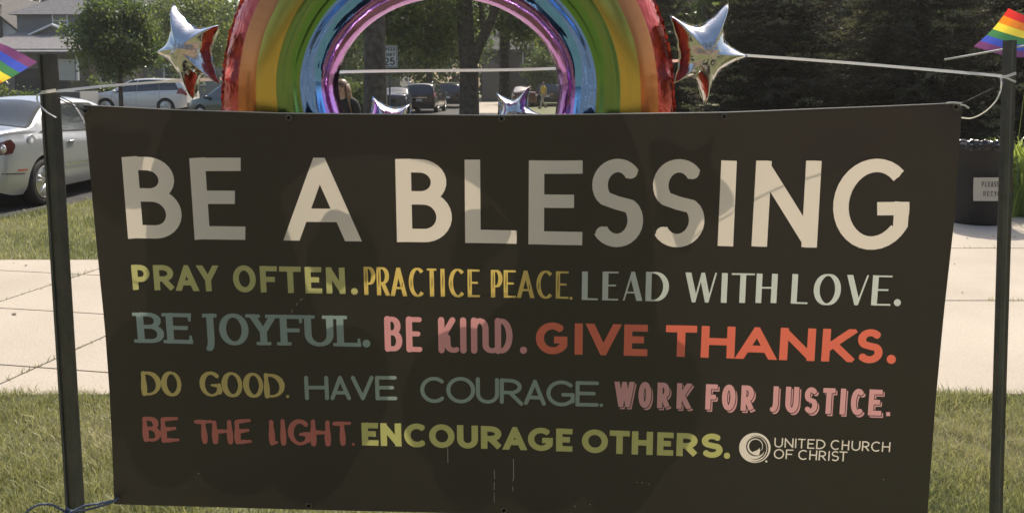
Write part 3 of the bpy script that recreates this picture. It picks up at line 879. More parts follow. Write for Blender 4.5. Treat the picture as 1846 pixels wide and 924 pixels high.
P3 = scatter(60000, -8.5, -1.0, 7.34, 12.2)
P3 = P3[(P3[:, 0] > -6.30 + (P3[:, 1] - 9.35) * .19) | (P3[:, 1] < 9.3)]
blades('far_grass', P3, .06, .008, gm, .8, label='strip of lawn between the walk and the parked silver car', cat='grass')
n = 900
P4 = np.stack([rng.uniform(2.2, 7.2, n), np.where(rng.random(n) < .6, 5.93, 7.85) + rng.normal(0, .012, n), np.full(n, .006)], 1)
P4 = P4[(np.sin(P4[:, 0] * 7) > -.2)]
Pd = []
for _ in range(420):
    i = rng.choice([0, 1]); t = rng.uniform(-1.8, 1.2)
    a = o0 + perp * (i * 1.33 - .62) + dirv * t * 1.02 + rng.normal(0, .012, 2)
    if a[1] > 4.3 and a[1] < 7.3: Pd.append((a[0], a[1], .008))
P4 = np.concatenate([P4, np.array(Pd)])
blades('joint_weeds', P4, .045, .006, gm, 1.1, label='small weeds in the joints of the concrete', cat='grass')
# fallen leaves and twigs on the concrete
mb = MB()
for _ in range(95):
    x, y = rng.uniform(-6, 6.5), rng.uniform(4.4, 9.4)
    if x < -.2 and y > 7.2: continue
    a = rng.uniform(0, 6.28); l = rng.uniform(.015, .045); w = l * rng.uniform(.15, .4)
    c, s = math.cos(a), math.sin(a)
    q = [(-l, 0, 0), (0, -w, .004), (l, 0, .002), (0, w, .006)]
    mb.add([(x + p[0] * c - p[1] * s, y + p[0] * s + p[1] * c, .029 + p[2]) for p in q], [(0, 1, 2, 3)])
M['litter'] = pmat('dead_leaf', (.16, .12, .07), .9)
tag(mb.build('leaf_litter', M['litter']), 'bits of dead leaf scattered over the concrete', 'leaf litter', kind='stuff')

# ---------------------------------------------------------------- posts
def post(name, x0, y0, x1, y1, Y, w, d, rz, label):
    A = atv(x0, y0, Y); Bp = atv(x1, y1, Y)
    t = (A.z + .02) / (A.z - Bp.z); Bt = A + (Bp - A) * t
    root = empty(name, (Bt.x, Bt.y, 0), label=label, cat='post', group='steel posts holding the banner')
    ax = (A - Bt); L = ax.length; ax.normalize()
    sx = Vector((math.cos(rz), math.sin(rz), 0)); sx = (sx - ax * sx.dot(ax)).normalized(); sy = ax.cross(sx)
    sec = [(-w / 2, -d * .5), (-w / 2 + .007, -d * .5), (-w / 2 + .0085, d * .32), (w / 2 - .0085, d * .32), (w / 2 - .007, -d * .5), (w / 2, -d * .5), (w / 2, -d * .38), (w / 2 - .004, d * .5), (-w / 2 + .004, d * .5), (-w / 2, -d * .38)]
    # closed face towards the viewer: channel opens away
    P = [Bt + sx * a - sy * b for a, b in sec]
    O = Vector(root.location)
    mb = MB(); mb.prism([p - O for p in P], Bt, A)
    mb.build('channel', M['post'], root)
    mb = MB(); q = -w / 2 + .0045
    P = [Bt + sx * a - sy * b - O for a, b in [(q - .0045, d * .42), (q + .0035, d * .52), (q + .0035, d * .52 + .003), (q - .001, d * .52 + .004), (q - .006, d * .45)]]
    mb.prism(P, Bt, A); mb.build('lit_edge', M['post_lit'], root)
    return root
M['post_lit'] = pmat('post_lit_edge', (.12, .125, .11), .4, .2, c2=(.07, .075, .065), scale=9)  # paler rib: sky light along the post edge put into its colour
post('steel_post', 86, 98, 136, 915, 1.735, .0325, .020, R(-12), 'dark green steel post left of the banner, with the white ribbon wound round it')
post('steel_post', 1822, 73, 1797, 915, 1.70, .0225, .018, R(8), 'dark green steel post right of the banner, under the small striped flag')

# ---------------------------------------------------------------- ribbons and cords
M['ribbon'] = sheet_mat('ribbon_white', (.78, .77, .73), (.7, .68, .62), .3, .12, .25)
def ribbon(name, pts, w, parent=None, org=None, twist=0.0, **k):
    """pts: (px, py, Y); flat strip facing the viewer"""
    # resample
    P = np.array([at(*p) for p in pts]); m = 36
    t = np.linspace(0, len(P) - 1, m)
    Q = np.stack([np.interp(t, np.arange(len(P)), P[:, i]) for i in range(3)], 1)
    for _ in range(3): Q[1:-1] = (Q[:-2] + 2 * Q[1:-1] + Q[2:]) / 4
    V, F = [], []
    for i in range(m):
        d = Q[min(i + 1, m - 1)] - Q[max(i - 1, 0)]; d /= np.linalg.norm(d)
        s = np.cross(d, [0, 1, 0]); s /= np.linalg.norm(s)
        an = twist * i / m
        s = s * math.cos(an) + np.array([0, 1, 0]) * math.sin(an)
        for q in (-1, 0, 1): V.append(Q[i] + s * w / 2 * q + np.array([0, .0006 * abs(q), 0]))
    for i in range(m - 1):
        for q in (0, 1): F.append((i * 3 + q, i * 3 + q + 1, i * 3 + q + 4, i * 3 + q + 3))
    V = np.array(V)
    if org is not None: V = V - org
    return mesh(name, V, F, M['ribbon'], parent, True, **k)
ro = at(923, 140, 1.95)
rib = empty('ribbon', tuple(ro), label='white ribbon stretched from post to post behind the balloons', cat='ribbon')
ribbon('strand', [(88, 166, 1.722), (180, 156, 1.80), (300, 147, 1.95)], .0062, rib, ro, .5)
ribbon('strand', [(300, 147, 1.955), (450, 140, 2.10), (615, 129, 2.10), (760, 127.5, 2.10), (900, 126.5, 2.10), (1000, 124, 2.10), (1190, 112, 2.10), (1300, 104, 1.99), (1345, 100, 1.96)], .0075, rib, ro, .3)
ribbon('strand', [(1345, 100, 1.955), (1420, 105, 1.90), (1540, 114, 1.84), (1680, 126, 1.76), (1806, 137, 1.69)], .0065, rib, ro, .25)
ribbon('wrap', [(74, 167, 1.712), (86, 165, 1.711), (101, 163, 1.713)], .0072, rib, ro)
ribbon('ribbon_tail', [(78, 166, 1.71), (67, 171, 1.705), (66, 180, 1.705), (73, 192, 1.70), (85, 203, 1.70), (101, 212, 1.708)], .0036, rib, ro, 1.2)
ribbon('knot', [(1800, 137, 1.68), (1812, 139, 1.674), (1832, 132, 1.68)], .0062, rib, ro)
ribbon('knot', [(1806, 137, 1.677), (1816, 141, 1.672), (1832, 148, 1.677)], .0042, rib, ro)
ribbon('ribbon_tail', [(1804, 136, 1.675), (1806, 150, 1.67), (1804, 165, 1.67), (1796, 182, 1.665), (1782, 197, 1.66), (1766, 208, 1.66), (1750, 214, 1.66), (1733, 212, 1.66)], .0042, rib, ro, .9)
M['cord_dark'] = pmat('cord_dark', (.03, .028, .025), .8)
M['cord_white'] = pmat('cord_white', (.7, .69, .65), .6)
M['rope_blue'] = pmat('rope_blue', (.045, .07, .14), .75, c2=(.16, .19, .25), scale=260)
def cord(name, runs, r, m, label, cat='cord'):
    mb = MB()
    for pts in runs:
        P = np.array([at(*p) for p in pts])
        t = np.linspace(0, len(P) - 1, max(12, len(P) * 5)); Q = np.stack([np.interp(t, np.arange(len(P)), P[:, i]) for i in range(3)], 1)
        for _ in range(2): Q[1:-1] = (Q[:-2] + 2 * Q[1:-1] + Q[2:]) / 4
        mb.tube(Q, r, 6)
    return tag(mb.build(name, m, None, True), label, cat)
cord('dark_string', [[(100, 170, 1.715), (128, 184, 1.70), (155, 199, 1.69)], [(101, 176, 1.715), (126, 188, 1.70), (153, 199, 1.695)]], .0011, M['cord_dark'], 'thin dark cord tying the banner to the left post at the top')
cord('dark_string', [[(1812, 148, 1.68), (1770, 168, 1.675), (1724, 192, 1.66)], [(1812, 150, 1.68), (1765, 172, 1.67), (1726, 190, 1.66)]], .0007, M['cord_dark'], 'thin dark cord tying the banner to the right post')
cord('white_loop', [[(1706, 186, 1.648), (1718, 185, 1.645), (1731, 186.5, 1.648)], [(1731, 189, 1.648), (1739, 190, 1.645), (1746, 195, 1.648)]], .0021, M['cord_white'], 'short white loop knotted through the top right grommet', 'cord')
cord('blue_rope', [[(40, 930, 1.69), (55, 915, 1.69), (72, 908, 1.69), (92, 908, 1.69), (112, 918, 1.70), (122, 924, 1.712), (150, 912, 1.71), (185, 905, 1.70), (212, 900, 1.69)],
                   [(118, 917, 1.708), (135, 922, 1.705), (165, 916, 1.70), (196, 907, 1.695), (213, 899, 1.688)], [(120, 914, 1.71), (127, 921, 1.705), (123, 929, 1.705), (116, 923, 1.708), (122, 915, 1.71)], [(108, 940, 1.70), (118, 928, 1.705), (136, 919, 1.70), (152, 910, 1.70), (180, 907, 1.70)]],
     .0024, M['rope_blue'], 'blue rope knotted round the left post and the banner corner', 'rope')

# ---------------------------------------------------------------- rainbow arch balloon
def foil(name, c, rough=.16, bump=0.0, bscale=30, metal=1.0):
    return pmat(name, c, rough, metal, bump=bump, bscale=bscale)
BAND = [foil('foil_violet', (.52, .24, .62), .08, .10, 18), foil('foil_blue', (.20, .44, 1.0), .06, .06, 12), foil('foil_green', (.17, .32, .10), .15), foil('foil_yellow', (.58, .50, .11), .2),
        foil('foil_orange', (.62, .23, .08), .2), foil('foil_red', (.56, .09, .07), .13, .25, 40)]
YA = 1.945
edges_q = [0, .15, .335, .545, .72, .87, 1.0]
cs = []
cm = []
for b in range(6):
    n = [6, 8, 8, 7, 7, 12][b]
    seg = np.linspace(edges_q[b], edges_q[b + 1], n + 1)
    for i in range(n): cs.append(seg[i]); cm.append(b)
cs.append(1.0)
cs = np.array(cs) * 2 - 1           # -1 inner .. 1 outer
T1 = np.linspace(0, 1, 300)
path = []
for t in T1:                         # from left leg up, over, down the right leg: (inner, outer) in px
    if t < .14:
        k = t / .14; y = 400 - k * 240
        i = (608 + 90 * (1 - k) ** 1.2, y); o = (402, y) 
    elif t > .86:
        k = (t - .86) / .14; y = 160 + k * 240
        i = (1008 - 50 * k ** 1.2, y); o = (1213 + 12 * k, y)
    else:
        a = math.pi - math.pi * (t - .14) / .72
        i = (808 + 200 * math.cos(a), 160 - 164 * math.sin(a)); o = (807.5 + 405.5 * math.cos(a), 160 - 395 * math.sin(a))
    path.append((i, o))
path = np.array(path)
for _ in range(60): path[1:-1] = (path[:-2] + 2 * path[1:-1] + path[2:]) / 4
I3 = at(path[:, 0, 0], path[:, 0, 1], YA); O3 = at(path[:, 1, 0], path[:, 1, 1], YA)
endf = np.clip(np.minimum(T1, 1 - T1) / .035, 0, 1) ** .5
Mid = (I3 + O3) / 2; HW = (O3 - I3) / 2
nc = len(cs); nt = len(T1)
def arch_side(sgn):
    V = np.empty((nt, nc, 3))
    for j, c in enumerate(cs):
        q = (1 - abs(c) ** 2.3) ** .62
        dep = .105 * q * endf
        if c < 0:
            # the inner flank is fuller
            dep = .105 * ((1 - abs(c) ** 2.05) ** .52) * endf
        if -.78 < c < -.25: dep = dep + endf * .0011 * math.sin((c + .78) * math.pi / .53) * np.sin(c * 52 + 1.2 * np.sin(T1 * 21) + .8 * np.sin(T1 * 47))
        dep = dep - .012 * math.exp(-((c + .33) / .13) ** 2) * endf      # crease where the blue tube starts
        wr = 0; ed = abs(c) ** 7
        s = T1 * 330
        amp = np.where(c > 0, .0075, .0016)
        wr = ed * amp * (np.sin(s * 1.9 + 2 * np.sin(s * .37)) + .7 * np.sin(s * 3.7 + 1 + 1.4 * np.sin(s * .8)) + .5 * np.sin(s * .9 + 2.2))
        rad = c * (.97 + .03 * endf) * np.maximum(endf, .02)
        V[:, j] = Mid + HW * rad[:, None] * (1 + (wr * (.35 if abs(c) > .97 else .6))[:, None])
        if sgn > 0:
            qq = (c * (.97 + .03 * endf) * np.maximum(endf, .02) * (1 + wr * (.35 if abs(c) > .97 else .6)) + 1) / 2
            P_ = path[:, 0] + (path[:, 1] - path[:, 0]) * qq[:, None]
            V[:, j] = at(P_[:, 0], P_[:, 1], YA - dep)
            V[:, j, 1] += -sgn * wr * (1 - abs(c)) * 2.2 + wr * .4
        else: V[:, j, 1] += -sgn * (dep + wr * (1 - abs(c)) * 2.2) + wr * .4
    return V
arch_o = at(808, 160, YA)
arch_o[2] = 0
arch = empty('rainbow_balloon', tuple(arch_o), label='shiny foil balloon arch striped red, orange, yellow, green, blue and violet', cat='balloon')
Vf, Vb = arch_side(1), arch_side(-1)
V = np.concatenate([Vf.reshape(-1, 3), Vb.reshape(-1, 3)]) - arch_o
idx = np.arange(nt * nc).reshape(nt, nc)
q1 = np.stack([idx[:-1, :-1], idx[:-1, 1:], idx[1:, 1:], idx[1:, :-1]], -1).reshape(-1, 4)
q2 = np.stack([idx[:-1, :-1], idx[1:, :-1], idx[1:, 1:], idx[:-1, 1:]], -1).reshape(-1, 4) + nt * nc
mi = np.tile(np.array(cm), nt - 1)
mesh('foil_body', V, np.concatenate([q1, q2]), BAND, arch, True, mi=np.concatenate([mi, mi]))
# unseen cloud shaped feet, added behind the banner to shade its lower lettering
M['cloud_foil'] = foil('foil_white', (.85, .85, .86), .2, .1, 20)
for cxp, pf in ((560, 1), (1050, -1)):
    mb = MB()
    for dx, dy, rr in ((-165, 420, 78), (-70, 372, 82), (45, 378, 88), (150, 425, 84), (-120, 490, 72), (0, 470, 105), (110, 500, 76)):
        p = at(cxp + dx * pf, dy, YA) - arch_o; q = rr / FOC * YA
        mb.ball(tuple(p), (q, .085, q), 20, 12)
    mb.build('unseen_cloud_foot', M['cloud_foil'], arch, True)
# flat welded seam round the outside
e0 = (Vf[:, -1] + Vb[:, -1]) / 2 - arch_o
out = (HW / np.linalg.norm(HW, axis=1)[:, None])
s = T1 * 330
e1 = e0 + out * (.0045 + .0012 * np.sin(s * 2.3 + np.sin(s)) + .0007 * rng.normal(0, 1, nt))[:, None]
e1[:, 1] += .003 * np.sin(s * 2.9) + .002 * np.sin(s * 5.1)
SV = np.concatenate([e0, e1]); ii = np.arange(nt - 1)
mesh('seam', SV, np.stack([ii, ii + nt, ii + nt + 1, ii + 1], 1), BAND[5], arch, False)

# ---------------------------------------------------------------- star balloons
M['star_foil'] = pmat('foil_silver', (.63, .63, .625), .075, 1.0, bump=.14, bscale=34)
def star(tips, ctr, Y, label, depth=.05, yaw=0.0, inner=.43, tilt=0.0):
    """tips: px; the body is inflated between two foils, ridged from centre to tips"""
    c3 = at(*ctr, Y)
    T = [at(*t, Y) - c3 for t in tips]
    ang = [math.atan2(t[2], t[0]) for t in T]; rad = [math.hypot(t[0], t[2]) for t in T]
    od = np.argsort(ang); ang = [ang[i] for i in od]; rad = [rad[i] for i in od]
    K = len(ang); A, Rr, tipf = [], [], []
    for i in range(K):
        a0, a1 = ang[i], ang[(i + 1) % K]
        if a1 <= a0: a1 += 2 * math.pi
        r0, r1 = rad[i], rad[(i + 1) % K]
        ri = inner * (r0 + r1) / 2; am = (a0 + a1) / 2
        p0 = np.array([math.cos(a0), math.sin(a0)]) * r0; pm = np.array([math.cos(am), math.sin(am)]) * ri; p1 = np.array([math.cos(a1), math.sin(a1)]) * r1
        for (pa, pb, fa, fb) in ((p0, pm, 1, 0), (pm, p1, 0, 1)):
            for k in np.linspace(0, 1, 17)[:-1]:
                bow = .06 * math.sin(math.pi * k)     # edges pull slightly inward
                p = pa + (pb - pa) * k; p = p * (1 - bow)
                A.append(math.atan2(p[1], p[0])); Rr.append(np.linalg.norm(p)); tipf.append(fa + (fb - fa) * k)
    A, Rr, tipf = np.array(A), np.array(Rr), np.array(tipf)
    Q = np.stack([Rr * np.cos(A), Rr * np.sin(A)], 1) * (1 + .05 * tipf[:, None] ** 4)
    for _ in range(3): Q = (np.roll(Q, 1, 0) + 2 * Q + np.roll(Q, -1, 0)) / 4      # welded points are blunt
    A, Rr = np.arctan2(Q[:, 1], Q[:, 0]), np.hypot(Q[:, 0], Q[:, 1])
    n = len(A); m = 13
    rs = np.linspace(0, 1, m) ** .8
    root = empty('star_balloon', tuple(c3), label=label, cat='balloon', group='silver star balloons on the ribbon')
    rmax = Rr.max(); ri = Rr.min()
    def side(sg):
        V = np.zeros((m, n, 3))
        for j, q in enumerate(rs):
            r = Rr * q
            # thickness falls off to the edge and out along the arms, sharper towards the tips
            prof = (1 - q ** 2.3) ** .64
            h = depth * prof * (ri / Rr) ** (.30 * q) * (1 + .14 * np.abs(2 * tipf - 1) * q * q)
            w = .004 * (1 - tipf) ** 8 * q ** 4 * np.sin(np.arange(n) * 1.7) * .35
            V[j, :, 0] = r * np.cos(A); V[j, :, 2] = r * np.sin(A); V[j, :, 1] = -sg * (h + w * depth * 3)
        return V
    Va, Vb = side(1), side(-1)
    def rot(P):
        ca_, sa_ = math.cos(yaw), math.sin(yaw); ct, stt = math.cos(tilt), math.sin(tilt)
        x, y, z = P[:, 0] / max(ca_, .5), P[:, 1], P[:, 2] / max(ct, .5)
        x, y = x * ca_ - y * sa_, x * sa_ + y * ca_
        y, z = y * ct - z * stt, y * stt + z * ct
        return np.stack([x, y, z], 1)
    idx = np.arange(m * n).reshape(m, n); nx = np.roll(idx, -1, 1)
    q1 = np.stack([idx[:-1], idx[1:], nx[1:], nx[:-1]], -1).reshape(-1, 4)
    q2 = np.stack([idx[:-1], nx[:-1], nx[1:], idx[1:]], -1).reshape(-1, 4) + m * n
    V = rot(np.concatenate([Va.reshape(-1, 3), Vb.reshape(-1, 3)]))
    mesh('foil_body', V, np.concatenate([q1, q2]), M['star_foil'], root, True)
    e0 = np.stack([Rr * np.cos(A), 0 * A, Rr * np.sin(A)], 1)
    e1 = e0 * (1 + (.0035 + .0004 * np.sin(np.arange(n) * 1.3)) / Rr)[:, None]; e1[:, 1] += .0012 * np.sin(np.arange(n) * .9)
    SV = rot(np.concatenate([e0, e1])); ii = np.arange(n); jj = (ii + 1) % n
    mesh('seam', SV, np.stack([ii, ii + n, jj + n, jj], 1), M['star_foil'], root, False)
    return root
star([(309, 8), (397, 47), (400, 152), (350, 179), (282, 95)], (341, 92), 1.93, 'silver star balloon left of the rainbow arch, above the parked white car', .052, R(-9), .52, R(-3))
star([(1313, 7), (1350, 101), (1272, 188), (1216, 148), (1207, 30)], (1264, 98), 1.93, 'silver star balloon right of the rainbow arch, against the dark spruces', .052, R(8), .50, R(3))
star([(671, 177), (738, 188), (762, 262), (705, 300), (640, 250)], (705, 236), 1.90, 'small silver star balloon peeking over the banner below the speed limit sign', .050, R(5), .64, R(-12))
star([(896, 168), (956, 156), (978, 210), (935, 262), (880, 240)], (928, 208), 1.90, 'small silver star balloon peeking over the banner near the walker in yellow', .045, R(-8), .46, R(-12))

# ---------------------------------------------------------------- small striped flags
STR = [(.62, .035, .03), (.78, .24, .02), (.80, .62, .06), (.055, .20, .08), (.05, .085, .45), (.16, .05, .15)]
FL = [sheet_mat('flag_stripe_%s' % n, c, tuple(min(1, v * 1.35) for v in c), .5, .05, .35) for n, c in zip(('red', 'orange', 'yellow', 'green', 'blue', 'purple'), STR)]
def flag(ctrl, label, stick, rows=6):
    """ctrl: list of columns, each 7 (px, py, Y) points from the red edge to the purple edge"""
    ctrl = np.array(ctrl, float)                  # cols x 7 x 3
    P = at(ctrl[..., 0], ctrl[..., 1], ctrl[..., 2])
    nc_ = len(P); m = 30; t = np.linspace(0, nc_ - 1, m)
    Q = np.stack([[np.interp(t, np.arange(nc_), P[:, r, k]) for k in range(3)] for r in range(7)], 0)   # 7 x 3 x m
    sub = 4; rr = np.linspace(0, 6, 6 * sub + 1)
    W = np.stack([[np.interp(rr, np.arange(7), Q[:, k, i]) for k in range(3)] for i in range(m)], 0)     # m x 3 x R
    for _ in range(2): W[1:-1] = (W[:-2] + 2 * W[1:-1] + W[2:]) / 4
    W = W.transpose(0, 2, 1); Rn = W.shape[1]
    o = W.reshape(-1, 3).mean(0)
    root = empty('small_flag', tuple(o), label=label, cat='flag', group='small striped flags on sticks')
    idx = np.arange(m * Rn).reshape(m, Rn)
    q = np.stack([idx[:-1, :-1], idx[1:, :-1], idx[1:, 1:], idx[:-1, 1:]], -1).reshape(-1, 4)
    mesh('cloth', W.reshape(-1, 3) - o, q, FL, root, True, mi=np.tile(np.repeat(np.arange(6), sub), m - 1))
    mb = MB(); mb.tube([at(*p) - o for p in stick], .0021, 8); mb.ball(tuple(at(*stick[0]) - o), .0024, 8, 6)
    mb.build('stick', M['cord_white'], root, True)
    return root
def col(p0, p1, Y0, Y1, bulge=0.0, b2=0.0):
    return [(p0[0] + (p1[0] - p0[0]) * k + b2 * math.sin(math.pi * k), p0[1] + (p1[1] - p0[1]) * k + bulge * math.sin(math.pi * k), Y0 + (Y1 - Y0) * k) for k in np.linspace(0, 1, 7)]
flag([col((1818, 15), (1755, 84), 1.80, 1.80, 3, 3), col((1832, 22), (1779, 91), 1.815, 1.80, 2, 2), col((1848, 29), (1801, 98), 1.81, 1.79), col((1866, 36), (1822, 103), 1.79, 1.78), col((1888, 36), (1850, 104), 1.78, 1.76), col((1915, 24), (1885, 98), 1.77, 1.75), col((1950, 14), (1935, 86), 1.77, 1.745)],
     'rainbow striped flag on a white stick behind the top of the right post', [(1704, 107.5, 1.755), (1760, 98, 1.75), (1812, 88.5, 1.745), (1860, 81, 1.742), (1935, 70, 1.74)])
flag([col((-26, 162), (67, 112), 1.79, 1.80, 3), col((-44, 150), (46, 100), 1.80, 1.79, 4), col((-58, 128), (16, 84), 1.79, 1.80, 4), col((-76, 104), (-16, 72), 1.80, 1.79, 3), col((-96, 80), (-50, 60), 1.80, 1.80)],
     'rainbow striped flag drooping at the left edge beside the left post', [(-40, 44, 1.802), (-66, 66, 1.802), (-98, 92, 1.802), (-130, 118, 1.80)])
# ---------------------------------------------------------------- cars
class Shape: pass
def pchip(xs, ys):
    xs, ys = np.array(xs, float), np.array(ys, float)
    h = np.diff(xs); d = np.diff(ys) / h
    m = np.zeros(len(xs)); m[0], m[-1] = d[0], d[-1]
    for i in range(1, len(xs) - 1):
        if d[i - 1] * d[i] > 0:
            w1, w2 = 2 * h[i] + h[i - 1], h[i] + 2 * h[i - 1]
            m[i] = (w1 + w2) / (w1 / d[i - 1] + w2 / d[i])
    def f(x):
        x = np.clip(np.asarray(x, float), xs[0], xs[-1]); i = np.clip(np.searchsorted(xs, x) - 1, 0, len(xs) - 2)
        t = (x - xs[i]) / h[i]
        return ((1 + 2 * t) * (1 - t) ** 2) * ys[i] + t * (1 - t) ** 2 * h[i] * m[i] + t * t * (3 - 2 * t) * ys[i + 1] + t * t * (t - 1) * h[i] * m[i + 1]
    return f

SPECS = {
 'sedan': dict(L=4.5, W=1.76, wb=(-1.36, 1.28), r=.32, low=.20,
   belt=[(-2.25, .93), (-2.0, .985), (-1.2, .965), (0, .92), (1.0, .89), (1.5, .84), (2.1, .72), (2.25, .62)],
   top=[(-2.25, .95), (-2.15, 1.055), (-1.85, 1.075), (-1.66, 1.10), (-.80, 1.42), (-.25, 1.465), (.25, 1.45), (1.25, .99), (1.6, .90), (2.1, .76), (2.25, .64)],
   wid=[(-2.25, .70), (-2.22, .78), (-2.12, .845), (-1.9, .872), (-1.36, .885), (0, .885), (1.4, .88), (1.9, .83), (2.15, .70), (2.25, .55)],
   tum=.52, drop=.075,
   side=[[(-1.36, -.82), (-.90, -.66)], [(-.86, -.18), (-.62, -.20)], [(-.10, .92), (-.12, .30)]],
   rear=(-1.60, -.86), front=(.42, 1.18), seams=[-.99, -.14, 1.0], handles=[-.72, .12]),
 'suv': dict(L=4.68, W=1.84, wb=(-1.40, 1.32), r=.36, low=.26,
   belt=[(-2.34, .98), (-2.1, 1.12), (-1.2, 1.10), (0, 1.04), (1.1, 1.0), (1.6, .95), (2.2, .84), (2.34, .68)],
   top=[(-2.34, 1.0), (-2.28, 1.14), (-1.98, 1.60), (-1.7, 1.655), (-.6, 1.70), (.15, 1.66), (1.25, 1.10), (1.6, 1.03), (2.2, .88), (2.34, .70)],
   wid=[(-2.34, .74), (-2.30, .82), (-2.15, .90), (-1.4, .92), (0, .92), (1.4, .91), (1.9, .87), (2.2, .74), (2.34, .58)],
   tum=.36, drop=.07,
   side=[[(-1.98, -1.18), (-1.74, -1.06)], [(-1.10, -.12), (-1.00, -.14)], [(-.04, .96), (-.06, .28)]],
   rear=(-2.27, -2.02), front=(.34, 1.18), seams=[-1.14, -.08, 1.02], handles=[-.86, .20]),
}
def make_car(kind, paint, name, loc, rz, detail=True, glass='glass', rails=False, **k):
    S = SPECS[kind]
    fb, ft, fw = pchip(*zip(*S['belt'])), pchip(*zip(*S['top'])), pchip(*zip(*S['wid']))
    L2 = S['L'] / 2; r = S['r']; ra = r + .05; low0 = S['low']
    prof = pchip([0, .08, .22, .48, .62, .8, .93, 1.0], [.90, .955, .985, 1.0, .997, .985, .965, .925])
    def zlow(x):
        x = np.asarray(x, float); z = np.full(x.shape, low0) + np.clip((np.abs(x) - L2 + .5) / .5, 0, 1) ** 2 * .10
        for w in S['wb']:
            d = np.abs(x - w); z = np.where(d < ra, np.maximum(z, r + np.sqrt(np.maximum(ra * ra - d * d, 0))), z)
        return z
    def side(x, a):                       # a 0..1 sill to belt
        x = np.asarray(x, float); zl, zb = zlow(x), fb(x)
        z = zl + a * (zb - zl)
        g = np.clip((z - low0) / (zb - low0), 0, 1)
        return np.stack([x, fw(x) * prof(g), z], -1)
    def roofedge(x):
        d = np.maximum(ft(x) - fb(x), .005); dr = np.minimum(S['drop'], d * .45)
        y = fw(x) * .925 - S['tum'] * np.maximum(d - dr, 0) * np.clip(d / .25, 0, 1)
        return y, ft(x) - dr, dr
    def green(x, b):                      # b 0..1 belt to roof edge
        x = np.asarray(x, float); y1, z1, _ = roofedge(x); y0, z0 = fw(x) * .925, fb(x)
        bow = .018 * np.sin(math.pi * b) * np.clip((z1 - z0) / .3, 0, 1)
        return np.stack([x, y0 + (y1 - y0) * b + bow, z0 + (z1 - z0) * b], -1)
    def topf(x, c):                       # c 0 centre .. 1 roof edge
        x = np.asarray(x, float); y1, z1, dr = roofedge(x)
        return np.stack([x, y1 * c, ft(x) - dr * np.abs(c) ** 2.6], -1)
    xs = set(np.linspace(-L2, L2, 62).tolist()) | set((-L2 + np.array([.012, .03, .06, .10, .15])).tolist()) | set((L2 - np.array([.012, .03, .06, .10, .15])).tolist())
    for w in S['wb']: xs |= set((w + ra * np.sin(np.linspace(-math.pi / 2, math.pi / 2, 15))).tolist()) | {w - ra - .006, w + ra + .006}
    xs = np.array(sorted(xs))
    sa_ = np.linspace(0, 1, 12); gb = np.linspace(0, 1, 6)[1:]; tc = np.linspace(1, 0, 7)[1:]
    ring = np.concatenate([np.stack([side(xs, a) for a in sa_]), np.stack([green(xs, b) for b in gb]), np.stack([topf(xs, c) for c in tc])])   # n x X x 3
    half = ring.shape[0]
    full = np.concatenate([ring * [1, -1, 1], ring[:-1][::-1]])          # right side (y<0) .. top .. left
    n, m = full.shape[0], len(xs)
    idx = np.arange(n * m).reshape(n, m)
    F = np.stack([idx[:-1, :-1], idx[:-1, 1:], idx[1:, 1:], idx[1:, :-1]], -1).reshape(-1, 4).tolist()
    for e, fl in ((0, False), (m - 1, True)):          # end faces as rows of quads
        for i in range(n // 2 - 1):
            q = (idx[i, e], idx[i + 1, e], idx[n - 2 - i, e], idx[n - 1 - i, e])
            if i + 1 <= n - 2 - i: F.append(q[::-1] if fl else q)
    root = empty(name, loc, rz, **k)
    mesh('body', full.reshape(-1, 3), F, M[paint], root, True)
    # underside and wheel wells
    P = np.stack([np.stack([xs, -fw(xs) * .885, zlow(xs) + .004], -1), np.stack([xs, fw(xs) * .885, zlow(xs) + .004], -1)])
    mesh('underbody', P.reshape(-1, 3), [(i, m + i, m + i + 1, i + 1) for i in range(m - 1)], M['dark_gap'], root, False)
    def patch(name, fn, us, vs_, m_, off=.004, flip=False, parent=root, **kk):
        """surface patch: fn(u, v) -> point; pushed outward by off"""
        U, Vv = np.meshgrid(us, vs_, indexing='ij'); E = 1e-3
        p = fn(U, Vv); du = fn(U + E, Vv) - fn(U - E, Vv); dv = fn(U, Vv + E) - fn(U, Vv - E)
        nn = np.cross(du, dv); nn /= np.maximum(np.linalg.norm(nn, axis=-1, keepdims=True), 1e-9)
        c = p - np.array([p[..., 0].mean(), 0, .7]); s = np.sign((nn * c).sum(-1, keepdims=True)); s[s == 0] = 1
        p = p + nn * s * off
        a, b = len(us), len(vs_); ix = np.arange(a * b).reshape(a, b)
        q = np.stack([ix[:-1, :-1], ix[1:, :-1], ix[1:, 1:], ix[:-1, 1:]], -1).reshape(-1, 4)
        return mesh(name, p.reshape(-1, 3), q, m_, parent, True, **kk)
    u01 = np.linspace(0, 1, 9); v01 = np.linspace(0, 1, 6)
